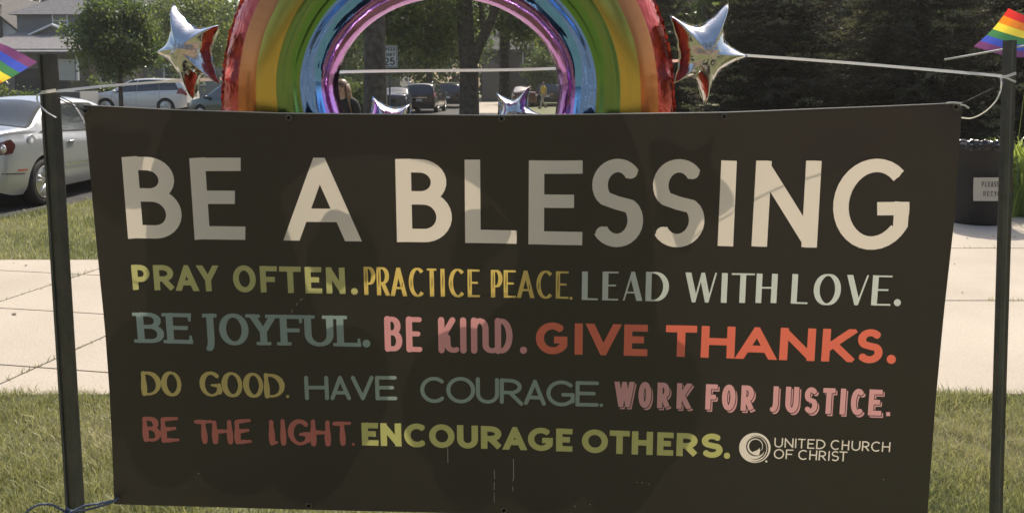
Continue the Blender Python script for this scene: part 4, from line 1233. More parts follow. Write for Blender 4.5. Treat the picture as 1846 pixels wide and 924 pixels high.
    for sg in (-1, 1):
        fl = np.array([1, sg, 1])
        for (a0, b0), (a1, b1) in S['side']:
            def fn(u, v, a0=a0, b0=b0, a1=a1, b1=b1):
                b = .07 + .83 * v; x0_ = a0 + (a1 - a0) * v; x1_ = b0 + (b1 - b0) * v
                return green(x0_ + (x1_ - x0_) * u, b) * fl
            if detail:
                def fr(u, v, fn=fn): return fn(u * 1.07 - .035, v * 1.10 - .05)
                patch('window_seal', fr, u01, v01, M['black_trim'], .003)
            patch('side_window', fn, u01, v01, M[glass], .006)
        if detail:
            for sx in S['seams']:
                patch('door_seam', lambda u, v: side(sx - .004 + .008 * u, .16 + .84 * v) * fl, np.linspace(0, 1, 2), np.linspace(0, 1, 14), M['dark_gap'], .0018)
            patch('side_moulding', lambda u, v: side(-.92 + 1.9 * u, .40 + .035 * v) * fl, u01, np.linspace(0, 1, 3), M['chrome'] if kind == 'sedan' else M[paint], .014)
            for hx in S['handles']:
                p = side(np.array(hx), .84) * fl
                mb = MB(); mb.box(tuple(p + np.array([0, sg * .022, 0])), (.17, .03, .03), 0, .012); mb.build('door_handle', M[paint], root, True)
        # mirror
        p = green(np.array(S['side'][2][0][1] - .08), .12) * fl
        mb = MB(); mb.ball(tuple(p + np.array([0, sg * .13, .03])), (.07, .11, .075), 12, 8); mb.box(tuple(p + np.array([0, sg * .03, -.01])), (.05, .10, .03)); mb.build('wing_mirror', M[paint], root, True)
        # lamps
        if kind == 'sedan':
            patch('taillight', lambda u, v: side(-L2 + .006 + .30 * u * (1 - .45 * abs(v - .55)), .70 + .23 * v) * fl, u01, v01, M['lamp_dark'], .006)
            for (lx, lr) in ((.075, .072), (.20, .058)):
                p = side(np.array(-L2 + lx * .55), .80) * fl
                mb = MB(); mb.ball(tuple(p + np.array([-.012, sg * .0, 0])), (.028, lr * .75, lr), 16, 10)
                mb.build('lamp_lens', M['lamp_clear'], root, True)
            patch('side_marker', lambda u, v: side(-L2 + .30 + .19 * u, .40 + .03 * v) * fl, u01, np.linspace(0, 1, 3), M['tail_red'], .006)
        else:
            patch('taillight', lambda u, v: np.where((v < .5)[..., None], side(-L2 + .01 + .42 * u * (1 - .3 * v), .80 + .40 * v), green(-L2 + .06 + .34 * u * (1.25 - .6 * v), np.maximum(v - .5, 0) * .7)) * fl, u01, v01, M['tail_red'], .008)
        patch('headlight', lambda u, v: side(L2 - .02 - .42 * u, .70 + .2 * v) * fl, u01, v01, M['lamp_clear'], .006)
        for w in S['wb']:
            t = .20; yo = sg * (S['W'] / 2 - .015)
            wh = empty('wheel', (w, yo, r)); wh.parent = root
            mb = MB(); rr_ = r - .004
            mb.lathe([(rr_ * .70, sg * .0), (rr_ * .80, sg * .012), (rr_ * .93, sg * .006), (rr_, -sg * .02), (rr_, -sg * (t - .03)), (rr_ * .92, -sg * t), (rr_ * .6, -sg * t)], (0, 0, 0), 36, 'y')
            mb.build('tyre', M['rubber'], wh, True)
            mb = MB()
            mb.lathe([(rr_ * .705, sg * .006), (rr_ * .68, sg * .016), (rr_ * .62, sg * .004), (rr_ * .60, -sg * .06), (rr_ * .1, -sg * .06)], (0, 0, 0), 36, 'y')
            for q in range(5):
                a = 2 * math.pi * q / 5 + .3
                for da in (-.17, .17):
                    pa = (.055 * math.cos(a), sg * .012, .055 * math.sin(a)); pb = (rr_ * .65 * math.cos(a + da), sg * .008, rr_ * .65 * math.sin(a + da))
                    mb.tube([pa, pb], [.030, .022], 6)
            mb.lathe([(.062, sg * .0), (.05, sg * .028), (.02, sg * .032)], (0, 0, 0), 16, 'y')
            mb.build('rim', M['alloy'], wh, True)
            mb = MB(); mb.lathe([(rr_ * .595, -sg * .058), (.01, -sg * .056)], (0, 0, 0), 24, 'y'); mb.build('brake', M['dark_gap'], wh)
    x0, x1 = S['rear']; xf0, xf1 = S['front']
    if detail: patch('rear_window_seal', lambda u, v: topf(x0 - .03 + (x1 - x0 + .06) * u, (v * 2 - 1) * (1.0 - .05 * u)), u01, np.linspace(0, 1, 12), M['black_trim'], .003)
    patch('rear_window', lambda u, v: topf(x0 + (x1 - x0) * u, (v * 2 - 1) * (.95 - .08 * u)), u01, np.linspace(0, 1, 12), M[glass], .007)
    patch('windscreen', lambda u, v: topf(xf0 + (xf1 - xf0) * u, (v * 2 - 1) * (.92)), u01, np.linspace(0, 1, 12), M[glass], .006)
    if kind == 'sedan':
        mb = MB()
        mb.box((-L2 - .003, 0, .80), (.012, 1.36, .006)); mb.box((-L2 - .003, 0, .55), (.012, 1.40, .006)); mb.box((-L2 - .003, 0, .70), (.01, .56, .16))
        mb.build('trunk_seam', M['dark_gap'], root)
        patch('bumper_line', lambda u, v: side(-L2 + .02 + .42 * u, .345 + .018 * v) * np.array([1, -1, 1]), u01, np.linspace(0, 1, 2), M['black_trim'], .002)
        p = side(np.array(-1.62), .78) * np.array([1, -1, 1])
        mb = MB(); mb.lathe([(.082, 0), (.082, -.004), (.076, -.005), (.0, -.005)], tuple(p + np.array([0, -.002, 0])), 28, 'y'); mb.build('fuel_flap', M[paint], root, True)
    else:
        mb = MB(); mb.box((-L2 - .002, 0, .42), (.02, 1.5, .22), 0, .01); mb.build('rear_bumper', M['black_trim'], root)
        mb = MB(); mb.box((-L2 - .012, 0, .86), (.012, .9, .035)); mb.build('rear_garnish', M['chrome'], root)
        mb = MB(); mb.box((-L2 - .010, 0, .72), (.008, .32, .13)); mb.build('rear_plate', M['trim_white'], root)
        if rails:
            mb = MB()
            for sg in (-1, 1):
                pts = [(x, sg * (float(roofedge(np.array(x))[0]) - .05), float(ft(x)) + h) for x, h in ((-1.75, -.02), (-1.62, .05), (-.6, .05), (-.1, .045), (.1, -.03))]
                mb.tube(pts, .018, 8)
            mb.build('roof_rails', M['chrome'], root, True)
    return root

def px_x(x, Y): return (x - CX) / FOC * Y
make_car('sedan', 'silver', 'parked_car', (-7.16, 12.20, .004), R(89.0), glass='glass_clear', label='silver sedan parked at the left edge, seen from behind with its alloy wheel', cat='car')
_w = make_car('suv', 'white_paint', 'parked_car', (px_x(259, 38.5), 38.5, .20), R(180), detail=True, label='white sport utility car parked side on behind the round street tree', cat='car')
_w.scale = (1.03, 1, 1.0)
mb = MB(); mb.box((-17.5, 39.0, .1), (7.4, 4.4, .19), 0, .05); mb.build('drive_slab', M['concrete'], kind='structure')
make_car('suv', 'black_paint', 'parked_car', (-4.95, 46.6, .004), R(86), rails=True, detail=False, label='black sport utility car with roof rails seen from behind, left of the forked trunk', cat='car')
make_car('sedan', 'blue_paint', 'parked_car', (-6.25, 44.8, .004), R(86), detail=False, glass='glass_clear', label='dark sedan parked between the thick trunk and the black sport utility car', cat='car')
make_car('suv', 'black_paint', 'parked_car', (-4.05, 55.0, .004), R(86), detail=False, label='black car half hidden ahead of the one with roof rails', cat='car')
make_car('sedan', 'red_paint', 'parked_car', (.75, 58.0, .004), R(94), detail=False, label='dark red sedan behind the small star, next to the walker in yellow', cat='car')
make_car('suv', 'teal_paint', 'parked_car', (px_x(432, 33.6), 33.6, .004), R(150), detail=False, label='dark teal car partly hidden behind the left star balloon', cat='car')
make_car('suv', 'black_paint', 'parked_car', (2.95, 60.0, .004), R(80), detail=False, label='dark car beyond the right side of the balloon hole', cat='car')

# black pickup by the garage
def pickup():
    root = empty('pickup_truck', (-22.6, 41.0, .004), R(180), label='black pickup truck with a red tail lamp standing before the garage', cat='pickup')
    prof = [(-2.6, .55), (-2.6, 1.12), (-.75, 1.14), (-.62, 1.78), (.55, 1.82), (1.15, 1.22), (2.35, 1.10), (2.55, .95), (2.55, .5)]
    mb = MB(); mb.prism([(x, -.95, z) for x, z in prof], (0, 0, 0), (0, 1.9, 0)); mb.build('body', M['black_paint'], root)
    for sg in (-1, 1):
        mb = MB(); mb.prism([(-.52, sg * .958, 1.2), (-.45, sg * .958, 1.70), (.48, sg * .958, 1.72), (.95, sg * .958, 1.24)], (0, 0, 0), (0, sg * .004, 0)); mb.build('side_window', M['glass_clear'], root)
        mb = MB(); mb.box((-2.605, sg * .85, .95), (.02, .14, .3)); mb.build('taillight', M['tail_red'], root)
        for x in (-1.7, 1.65):
            wh = empty('wheel', (x, sg * .86, .38)); wh.parent = root
            mb = MB(); mb.lathe([(.24, sg * .1), (.37, sg * .09), (.38, 0), (.37, -sg * .12)], (0, 0, 0), 24, 'y'); mb.build('tyre', M['rubber'], wh, True)
            mb = MB(); mb.lathe([(.24, sg * .09), (.2, sg * .06), (.05, sg * .08)], (0, 0, 0), 20, 'y'); mb.build('rim', M['alloy'], wh, True)
    mb = MB(); mb.box((-2.62, 0, .62), (.12, 1.8, .16)); mb.build('rear_bumper', M['chrome'], root)
    mb = MB(); mb.box((-1.65, 0, 1.16), (1.7, 1.66, .02)); mb.build('bed_liner', M['dark_gap'], root)
    return root
pickup()
tr = empty('utility_trailer', (-19.75, 36.6, .004), 0, label='small grey box trailer between the pickup truck and the white car', cat='trailer')
mb = MB(); mb.box((0, 0, .95), (1.05, 1.5, .62), 0, .02); mb.build('box', pmat('trailer_grey', (.10, .10, .10), .6), tr)
mb = MB(); mb.box((.54, 0, .95), (.04, 1.56, .68)); mb.box((-.54, 0, .95), (.04, 1.56, .68)); mb.tube([(-.5, 0, .5), (-1.3, 0, .45)], .04, 6); mb.build('frame', pmat('trailer_rail', (.4, .4, .38), .5), tr)
for sg in (-1, 1):
    mb = MB(); mb.lathe([(.12, sg * .06), (.27, sg * .05), (.28, 0), (.27, -sg * .06)], (0, sg * .72, .28), 20, 'y'); mb.build('wheel', M['rubber'], tr, True)

# ---------------------------------------------------------------- houses
def house(loc, rz=0.0, **k): return empty('house', loc, rz, **k)
def gable_roof(root, x0, x1, y0, y1, z, rise, axis, m, over=.35, th=.16, name='roof'):
    mb = MB()
    if axis == 'x':
        ym = (y0 + y1) / 2; s = rise / ((y1 - y0) / 2)
        A = [(x0 - over, y0 - over, z - over * s), (x0 - over, ym, z + rise), (x0 - over, y1 + over, z - over * s)]
        B_ = [(p[0], p[1], p[2] + th) for p in A]
        mb.prism(A + B_[::-1], (0, 0, 0), (x1 - x0 + 2 * over, 0, 0))
    else:
        xm = (x0 + x1) / 2; s = rise / ((x1 - x0) / 2)
        A = [(x0 - over, y0 - over, z - over * s), (xm, y0 - over, z + rise), (x1 + over, y0 - over, z - over * s)]
        B_ = [(p[0], p[1], p[2] + th) for p in A]
        mb.prism(A + B_[::-1], (0, 0, 0), (0, y1 - y0 + 2 * over, 0))
    return mb.build(name, m, root)
def gable_wall(root, x0, x1, y0, y1, z0, z, rise, axis, m):
    mb = MB()
    if axis == 'x':
        mb.prism([(x0, y0, z0), (x0, y0, z), (x0, (y0 + y1) / 2, z + rise), (x0, y1, z), (x0, y1, z0)], (0, 0, 0), (x1 - x0, 0, 0))
    else:
        mb.prism([(x0, y0, z0), (x1, y0, z0), (x1, y0, z), ((x0 + x1) / 2, y0, z + rise), (x0, y0, z)], (0, 0, 0), (0, y1 - y0, 0))
    return mb.build('wall', m, root)
def window(root, x, y, z, w, h, shutters=False):
    """window on a wall facing the viewer (-y)"""
    mb = MB(); f = .09
    mb.box((x - w / 2, y - .03, z), (f, .10, h + f)); mb.box((x + w / 2, y - .03, z), (f, .10, h + f)); mb.box((x, y - .03, z + h / 2), (w + f - .004, .094, f)); mb.box((x, y - .05, z - h / 2), (w + .2, .14, f)); mb.box((x, y - .025, z), (w - .05, .07, .05)); 
    fr = mb.build('window', M['trim_white'], root)
    mb = MB(); mb.box((x, y - .012, z), (w, .03, h)); mb.build('pane', M['window_glass'], fr)
    if shutters:
        for s in (-1, 1):
            mb = MB(); mb.box((x + s * (w / 2 + .22), y - .03, z), (.3, .05, h)); mb.build('shutter', M['black_trim'], root)

# grey two storey house with the garage on the left; positions in its own frame (x right, y away)
def px_x(x, Y): return (x - CX) / FOC * Y
def px_z(y, Y): return float(at(CX, y, Y)[2])
Yg = 50.0
h1 = house((0, 0, 0), label='grey two storey house with a low garage wing, left of the round street tree', cat='house')
gx0, gx1 = px_x(-40, Yg), px_x(142, Yg)
ze = px_z(98, Yg - .4)
gable_wall(h1, gx0, gx1, Yg, Yg + 6, 0, ze + .35, .01, 'x', M['brick_dark'])
# garage roof: one slope rising away
mb = MB(); zr = px_z(61, Yg + 5.5)
A = [(gx0 - .5, Yg - .5, ze), (gx0 - .5, Yg + 5.5, zr), (gx0 - .5, Yg + 9, ze + .6)]
mb.prism(A + [(p[0], p[1], p[2] + .16) for p in A][::-1], (0, 0, 0), (px_x(160, Yg) - gx0 + .5, 0, 0)); mb.build('roof', M['roof'], h1)
mb = MB(); mb.box(((gx0 + px_x(160, Yg)) / 2, Yg - .56, ze + .06), (px_x(160, Yg) - gx0 + .55, .1, .16)); mb.build('gutter', M['roof_dark'], h1)
dz1, dz0 = px_z(107, Yg), px_z(147, Yg)
mb = MB(); mb.box(((px_x(97, Yg) + px_x(139, Yg)) / 2, Yg - .03, (dz1 + .05) / 2), (px_x(139, Yg) - px_x(97, Yg), .08, dz1 - .05)); mb.build('garage_door', M['door_beige'], h1)
mb = MB(); mb.box((px_x(144.5, Yg), Yg - .1, ze / 2), (.14, .1, ze)); mb.build('downpipe', M['trim_white'], h1)
mb = MB(); mb.box(((px_x(30, Yg) + px_x(80, Yg)) / 2, Yg - .03, 1.3), (1.7, .08, 2.5)); mb.build('garage_door', M['black_trim'], h1)
# brick entry and living wing to the right
gable_wall(h1, gx1 + .003, px_x(235, Yg), Yg + 1.4, Yg + 7, 0, ze + .2, .01, 'x', M['brick'])
window(h1, px_x(198, Yg + 1.4), Yg + 1.4, px_z(128, Yg), .9, 1.5)
mb = MB(); mb.box((px_x(182, Yg), Yg + 1.36, 1.05), (.95, .1, 2.1)); mb.build('door', M['black_trim'], h1)
# upper storey
Yu = Yg + 5.6
ux0, ux1 = px_x(38, Yu), px_x(330, Yu)
zu = px_z(27, Yu)
gable_wall(h1, ux0, ux1, Yu, Yu + 8, 0, zu, .01, 'x', M['siding_grey'])
window(h1, px_x(116, Yu), Yu, px_z(38, Yu), 1.0, 1.0); window(h1, px_x(178, Yu), Yu, px_z(40, Yu), 1.0, 1.1)
mb = MB()
x0, x1, y0, y1 = ux0 - .4, ux1 + .4, Yu - .5, Yu + 8.5; ry = (y0 + y1) / 2; zt = zu + 2.7
mb.add([(x0, y0, zu), (x1, y0, zu), (x1, y1, zu), (x0, y1, zu), (x0 + 4.2, ry, zt), (x1 - 4.2, ry, zt)], [(0, 1, 5, 4), (1, 2, 5), (2, 3, 4, 5), (3, 0, 4), (3, 2, 1, 0)])
mb.build('roof', M['roof'], h1)
# small white trimmed gable above the garage roof
Yp = Yg + 4.6; a0, a1 = px_x(62, Yp), px_x(146, Yp); zb_, zp = px_z(62, Yp), px_z(46, Yp)
gable_wall(h1, a0 + .25, a1 - .25, Yp, Yp + 1.0, zb_ - .5, zb_, zp - zb_ - .05, 'y', M['siding_grey'])
gable_roof(h1, a0 + .25, a1 - .25, Yp - .1, Yp + 1.3, zb_ - .02, zp - zb_, 'y', M['trim_white'], .25, .12, 'gable_trim')
# grey sided wing right of the tree
h2 = house((0, 0, 0), label='low grey sided house with a small white gable, right of the round street tree', cat='house')
Yw = 52.0
gable_wall(h2, px_x(236, Yw), px_x(268, Yw), Yw, Yw + 6, 0, px_z(106, Yw), .02, 'x', M['siding_mid'])
gable_wall(h2, px_x(268, Yw) + .003, px_x(440, Yw), Yw + 1, Yw + 7, 0, px_z(112, Yw), 1.5, 'y', M['siding_mid'])
gable_roof(h2, px_x(268, Yw), px_x(440, Yw), Yw + 1, Yw + 7, px_z(114, Yw), 1.6, 'y', M['trim_white'], .4, .16)
gable_roof(h2, px_x(236, Yw), px_x(266, Yw), Yw, Yw + 6, px_z(106, Yw), 1.0, 'x', M['roof'], .3)
window(h2, px_x(302, Yw), Yw + 1, px_z(135, Yw), 1.1, 1.3); window(h2, px_x(345, Yw), Yw + 1, px_z(135, Yw), 1.1, 1.3)
# white gabled house with the brick chimney at the far left
h3 = house((0, 0, 0), label='white sided gabled house with a brick chimney at the far left', cat='house')
Yn = 57.0; n0, n1 = px_x(-116, Yn), px_x(38, Yn); zs = px_z(54, Yn); zpk = px_z(-12, Yn)
gable_wall(h3, n0, n1, Yn, Yn + 8, 0, zs, zpk - zs, 'y', M['siding_white'])
rf = gable_roof(h3, n0, n1, Yn, Yn + 8, zs, zpk - zs, 'y', M['roof_dark'], .4, .2)
mb = MB(); cx_ = px_x(24, Yn + 1.5); mb.box((cx_ , Yn - .4, 4.5), (.95, .7, px_z(9, Yn) * 2 - 9.0)); ch = mb.build('chimney', M['brick_dark'], h3)
mb = MB(); zc = 4.5 + (px_z(9, Yn) * 2 - 9) / 2; mb.box((cx_, Yn - .4, zc + .06), (1.1, .85, .12)); mb.box((cx_, Yn - .4, zc + .22), (.35, .35, .3)); mb.build('chimney_cap', M['concrete'], ch)
# houses seen through the balloon
h4 = house((0, 0, 0), label='pale roofed house showing between the thick trunk and the speed limit sign', cat='house')
Yq = 68.0
gable_wall(h4, px_x(640, Yq), px_x(722, Yq), Yq, Yq + 7, 0, px_z(86, Yq), px_z(58, Yq) - px_z(86, Yq), 'y', M['siding_mid'])
gable_roof(h4, px_x(640, Yq), px_x(722, Yq), Yq, Yq + 7, px_z(88, Yq), px_z(57, Yq) - px_z(88, Yq), 'y', M['roof'], .5, .2)
window(h4, px_x(703, Yq), Yq, px_z(78, Yq), .9, .8); window(h4, px_x(660, Yq), Yq, px_z(110, Yq), 1.2, 1.3)
pr = empty('porch_railing', (px_x(637, 66), 66.0, 0), 0, label='white porch railing with balusters left of the thick trunk', cat='railing')
zt_, zb2 = px_z(98, 66), px_z(118, 66)
mb = MB(); mb.box((0, 0, zt_), (2.2, .1, .08)); mb.box((0, 0, zb2), (2.2, .1, .1)); 
for i in range(9): mb.box((-1.05 + i * .262, 0, (zt_ + zb2) / 2), (.05, .05, zt_ - zb2))
mb.box((-1.05, 0, zt_ / 2), (.12, .12, zt_)); mb.box((1.05, 0, zt_ / 2), (.12, .12, zt_)); mb.build('balustrade', M['trim_white'], pr)
mb = MB(); mb.box((0, .9, zb2 - .12), (2.4, 1.9, .12)); mb.build('porch_floor', M['siding_mid'], pr)
h5 = house((0, 0, 0), label='dark brown house with a grey garage front in deep shade right of the forked trunk', cat='house')
Yd = 76.0
gable_wall(h5, px_x(868, Yd), px_x(1130, Yd), Yd, Yd + 9, 0, px_z(88, Yd), 2.6, 'x', M['siding_brown'])
gable_roof(h5, px_x(868, Yd), px_x(1130, Yd), Yd, Yd + 9, px_z(88, Yd), 2.6, 'x', M['roof_dark'], .5, .2)
gable_wall(h5, px_x(872, Yd), px_x(907, Yd), Yd - 4, Yd - .003, 0, px_z(122, Yd - 4), px_z(108, Yd - 4) - px_z(122, Yd - 4), 'y', pmat('garage_grey', (.13, .125, .115), .7))
window(h5, px_x(955, Yd), Yd, px_z(105, Yd), 1.3, 1.2)
window(h5, px_x(985, Yd), Yd, px_z(140, Yd), 1.6, 1.3)
# ---------------------------------------------------------------- trees and plants
def leaf_quads(ctr, size, flat=.0):
    n = len(ctr); s = size * rng.uniform(.6, 1.3, n)
    a = rng.normal(0, 1, (n, 3)); a /= np.linalg.norm(a, axis=1, keepdims=True)
    b = rng.normal(0, 1, (n, 3)); b[:, 2] -= .4; b -= a * (a * b).sum(1, keepdims=True); b /= np.linalg.norm(b, axis=1, keepdims=True)
    c = np.cross(a, b) 
    V = np.empty((n, 4, 3), np.float32)
    V[:, 0] = ctr - b * s[:, None] * .5; V[:, 1] = ctr + c * s[:, None] * .32 - b * s[:, None] * .04 + a * s[:, None] * .06
    V[:, 2] = ctr + b * s[:, None] * .55; V[:, 3] = ctr - c * s[:, None] * .32 - b * s[:, None] * .04 + a * s[:, None] * .06
    return V.reshape(-1, 3), np.arange(n * 4).reshape(n, 4)
def clumps(c, rad, n_cl, per, spread, shell=.55, lower=-1.0):
    """leaf centres in clumps through an ellipsoid, thinner inside"""
    d = rng.normal(0, 1, (n_cl, 3)); d /= np.linalg.norm(d, axis=1, keepdims=True)
    d = d[d[:, 2] > lower]
    r = rng.uniform(shell ** 3, 1, len(d)) ** (1 / 3)
    lob = 1 + .16 * np.sin(d[:, 0] * 5 + d[:, 2] * 4 + c[0]) + .12 * np.sin(d[:, 1] * 7 - d[:, 2] * 6)
    P = np.asarray(c) + d * (r * lob)[:, None] * np.asarray(rad)
    Q = np.repeat(P, per, 0); tone = np.repeat(rng.normal(0, 1, len(P)), per)
    return Q + rng.normal(0, 1, Q.shape) * spread * rng.uniform(.5, 1.4, (len(Q), 1)), tone
def crown(root, ctrs, tone, size, mats, w=(.3, .4), name='crown'):
    V, F = leaf_quads(ctrs, size)
    t = tone + rng.normal(0, .7, len(tone))
    mi = np.where(t < -w[0], 1, np.where(t > w[1], 2, 0))
    return mesh(name, V, F, mats, root, False, mi=mi)
def limb(mb, p, q, r0, r1, n=7, wob=.06, steps=6):
    p, q = np.array(p, float), np.array(q, float); L = np.linalg.norm(q - p)
    pts = [p + (q - p) * t + (rng.normal(0, wob * L / 6, 3) if 0 < t < 1 else 0) for t in np.linspace(0, 1, steps)]
    mb.tube(pts, np.linspace(r0, r1, steps), n)
    return pts
def tree(name, loc, ht, tr, cc, rad, label, n_cl=260, per=60, size=.14, spread=.25, mats=None, limbs=7, cat='tree', shell=.5, trunk_top=None, lower=-1.0, w=(.3, .4), group=None, flare=1.25):
    mats = mats or [M['leaf'], M['leaf_dark'], M['leaf_light']]
    root = empty(name, loc, 0, label=label, cat=cat, group=group)
    mb = MB()
    top = trunk_top or (cc[0] * .5, cc[1] * .5, cc[2])
    mb.tube([(0, 0, -.1), (0, 0, .25), (.02 * ht * 0, 0, ht * .2), (top[0] * .4, top[1] * .4, top[2] * .6), top], [tr * flare * 1.15, tr * flare, tr, tr * .9, tr * .45], 14)
    for i in range(limbs):
        a = 2.4 * i + .5; z0 = top[2] * (.55 + .4 * i / limbs)
        e = (cc[0] + rad[0] * .75 * math.cos(a), cc[1] + rad[1] * .75 * math.sin(a), cc[2] + rad[2] * (-.3 + .9 * ((i * .37) % 1)))
        k = z0 / top[2]; b = (top[0] * max(0, (k - .2)), top[1] * max(0, (k - .2)), z0)
        pts = limb(mb, b, e, tr * .38, tr * .07)
        for j in (2, 3, 4):
            e2 = np.array(pts[j]) + rng.normal(0, .4, 3) * np.array(rad) * .5
            limb(mb, pts[j], e2, tr * .14, tr * .03, 5, steps=4)
    mb.build('trunk', M['bark'], root, True)
    c, t = clumps(cc, rad, n_cl, per, spread, shell, lower)
    crown(root, c, t, size, mats, w)
    return root
# round street tree
Yt = 31.0; X0 = px_x(219, Yt)
tree('street_tree', (X0, Yt, 0), 4.6, .085, (0, 0, 3.50), (1.58, 1.6, 1.42), 'round green street tree with a thin trunk in front of the white car', 420, 60, .125, .17, limbs=9, shell=.35, mats=[M['leaf'], M['leaf_dark'], M['leaf_light']], w=(.0, 1.1), trunk_top=(0, 0, 3.6))
# pale maple behind the left star
tree('maple_tree', (px_x(352, 44), 44, 0), 7, .18, (0, 0, 4.6), (2.7, 2.5, 2.5), 'pale green leafy tree behind the left star balloon', 260, 60, .17, .3, mats=[M['leaf_light'], M['leaf'], M['leaf_light']], limbs=6, w=(.6, .2))
# thick trunk left in the hole
tree('street_tree', (px_x(677, 21), 21, 0), 11, .28, (-.8, 4.2, 8.6), (4.6, 4.2, 3.3), 'tall tree with a thick straight trunk in front of the speed limit sign', 330, 60, .17, .35, limbs=7, trunk_top=(0, .3, 9), flare=1.2, w=(.2, .6))
# forked trunk
Yf = 33.0
fk = empty('street_tree', (px_x(846, Yf), Yf, 0), 0, label='tree with a forked trunk in the middle of the balloon hole', cat='tree')
mb = MB()
mb.tube([(0, 0, -.1), (0, 0, .4), (0, 0, 2.2), (-.12, 0, 3.4), (-.2, .2, 6), (-.1, .4, 9)], [.50, .42, .385, .33, .28, .14], 14)
mb.tube([(.02, 0, 2.1), (.35, -.05, 3.0), (.95, -.1, 4.3), (1.6, 0, 6.2), (2.2, 0, 8.2)], [.22, .215, .18, .15, .08], 10)
mb.tube([(.6, -.07, 3.5), (.5, -.4, 4.6), (.3, -.9, 5.8)], [.1, .08, .04], 8)
for i in range(7):
    a = i * 2.4; limb(mb, (-.15, .2, 5 + i * .5), (3 * math.cos(a), 3 * math.sin(a), 6.5 + (i % 3)), .12, .03)
mb.build('trunk', M['bark'], fk, True)
c1_, t1_ = clumps((-.2, 1.5, 7.6), (5.0, 4.5, 3.2), 330, 60, .4, .4)
c2_, t2_ = clumps((-2.4, 1.2, 4.2), (2.6, 2.2, 1.55), 150, 60, .3, .2)
c3_, t3_ = clumps((2.3, .6, 4.2), (1.3, 1.3, .9), 45, 60, .25, .2)
crown(fk, np.concatenate([c1_, c2_, c3_]), np.concatenate([t1_, t2_, t3_]), .19, [M['leaf'], M['leaf_dark'], M['leaf_light']], (.1, .55))
# trunk further back on the right
tree('street_tree', (px_x(910, 40), 40, 0), 10, .28, (1.5, 3, 8.2), (4.2, 3.8, 2.9), 'tree with a dark straight trunk right of the forked one', 260, 60, .2, .38, limbs=6, trunk_top=(0, .4, 9), w=(.1, .9))
tree('leafy_shrub', (px_x(982, 59), 59.6, 0), 3.4, .05, (0, 0, 2.3), (1.5, 1.3, 1.9), 'tall leafy shrub behind the walker in yellow', 110, 60, .17, .2, limbs=5, cat='shrub', w=(.2, .5))
tree('street_tree', (px_x(775, 58), 58, 0), 9, .22, (-.6, 1, 5.4), (4.6, 3.8, 3.4), 'deep green tree rising behind the black car with roof rails', 300, 60, .26, .42, limbs=6, w=(-.2, 1.3))
tree('street_tree', (px_x(600, 62), 62, 0), 9, .2, (0, 0, 5.0), (3.4, 3, 3.6), 'leafy tree behind the woman with long hair', 220, 60, .26, .4, limbs=6, w=(-.1, 1.1))
tree('street_tree', (px_x(1040, 66), 66, 0), 9, .22, (0, 0, 5.8), (4.2, 3.4, 4.2), 'dark tree rising over the walker in yellow', 300, 60, .28, .42, limbs=6, w=(-.6, 1.6))
# hedges and bushes
def bush(loc, rad, label, name='bush', n_cl=90, mats=None, size=.12):
    root = empty(name, loc, 0, label=label, cat='bush')
    mb = MB()
    for i in range(5):
        a = i * 1.3; limb(mb, (.05 * math.cos(a), .05 * math.sin(a), 0), (rad[0] * .5 * math.cos(a), rad[1] * .5 * math.sin(a), rad[2] * .9), .03, .01, 5)
    mb.build('stems', M['bark'], root)
    c, t = clumps((0, 0, rad[2] * .75), rad, n_cl, 60, .12, .5); c[:, 2] = np.abs(c[:, 2])
    crown(root, c, t, size, mats or [M['leaf'], M['leaf_dark'], M['leaf_light']], (.2, .6), 'foliage')
    return root
bush((px_x(184, 46), 46, 0), (1.3, .9, 1.05), 'clipped green bush in front of the brick house front, behind the tree trunk', n_cl=110)
bush((px_x(277, 49), 49, 0), (.75, .7, 1.15), 'leafy bush beside the white gable, right of the tree trunk', n_cl=80)
bush((px_x(20, 27), 27, 0), (1.1, .8, .80), 'low green bush above the roof of the silver car', n_cl=90)
bush((px_x(640, 40), 40, 0), (1.0, .8, 1.0), 'bush behind the woman, left of the thick trunk', n_cl=90)
bush((px_x(628, 54), 54, 0), (1.3, .9, 1.5), 'bright green bush under the white porch railing', n_cl=90, mats=[M['leaf_light'], M['leaf'], M['leaf_light']])
# far wood closing the view
root = None
cs_, ts_ = [], []
for i in range(44):
    x = -95 + i * 4.6 + rng.uniform(-1.5, 1.5); y = 88 + rng.uniform(-4, 12) + abs(x) * .05
    c, t = clumps((x, y, rng.uniform(6.5, 9)), (rng.uniform(4, 6), 4, rng.uniform(6, 9)), 34, 34, 1.0, .5)
    cs_.append(c); ts_.append(t - .3)
cs_, ts_ = np.concatenate(cs_), np.concatenate(ts_); cs_[:, 2] = np.abs(cs_[:, 2])
V, F = leaf_quads(cs_, .85)
tt = ts_ + rng.normal(0, .6, len(ts_))
o = mesh('far_wood', V, F, [M['leaf_dark'], M['leaf'], M['needle']], None, False, mi=np.where(tt > .9, 1, np.where(tt < -.2, 2, 0)))
tag(o, 'dark wall of far trees closing the view behind the houses', 'wood', kind='stuff')
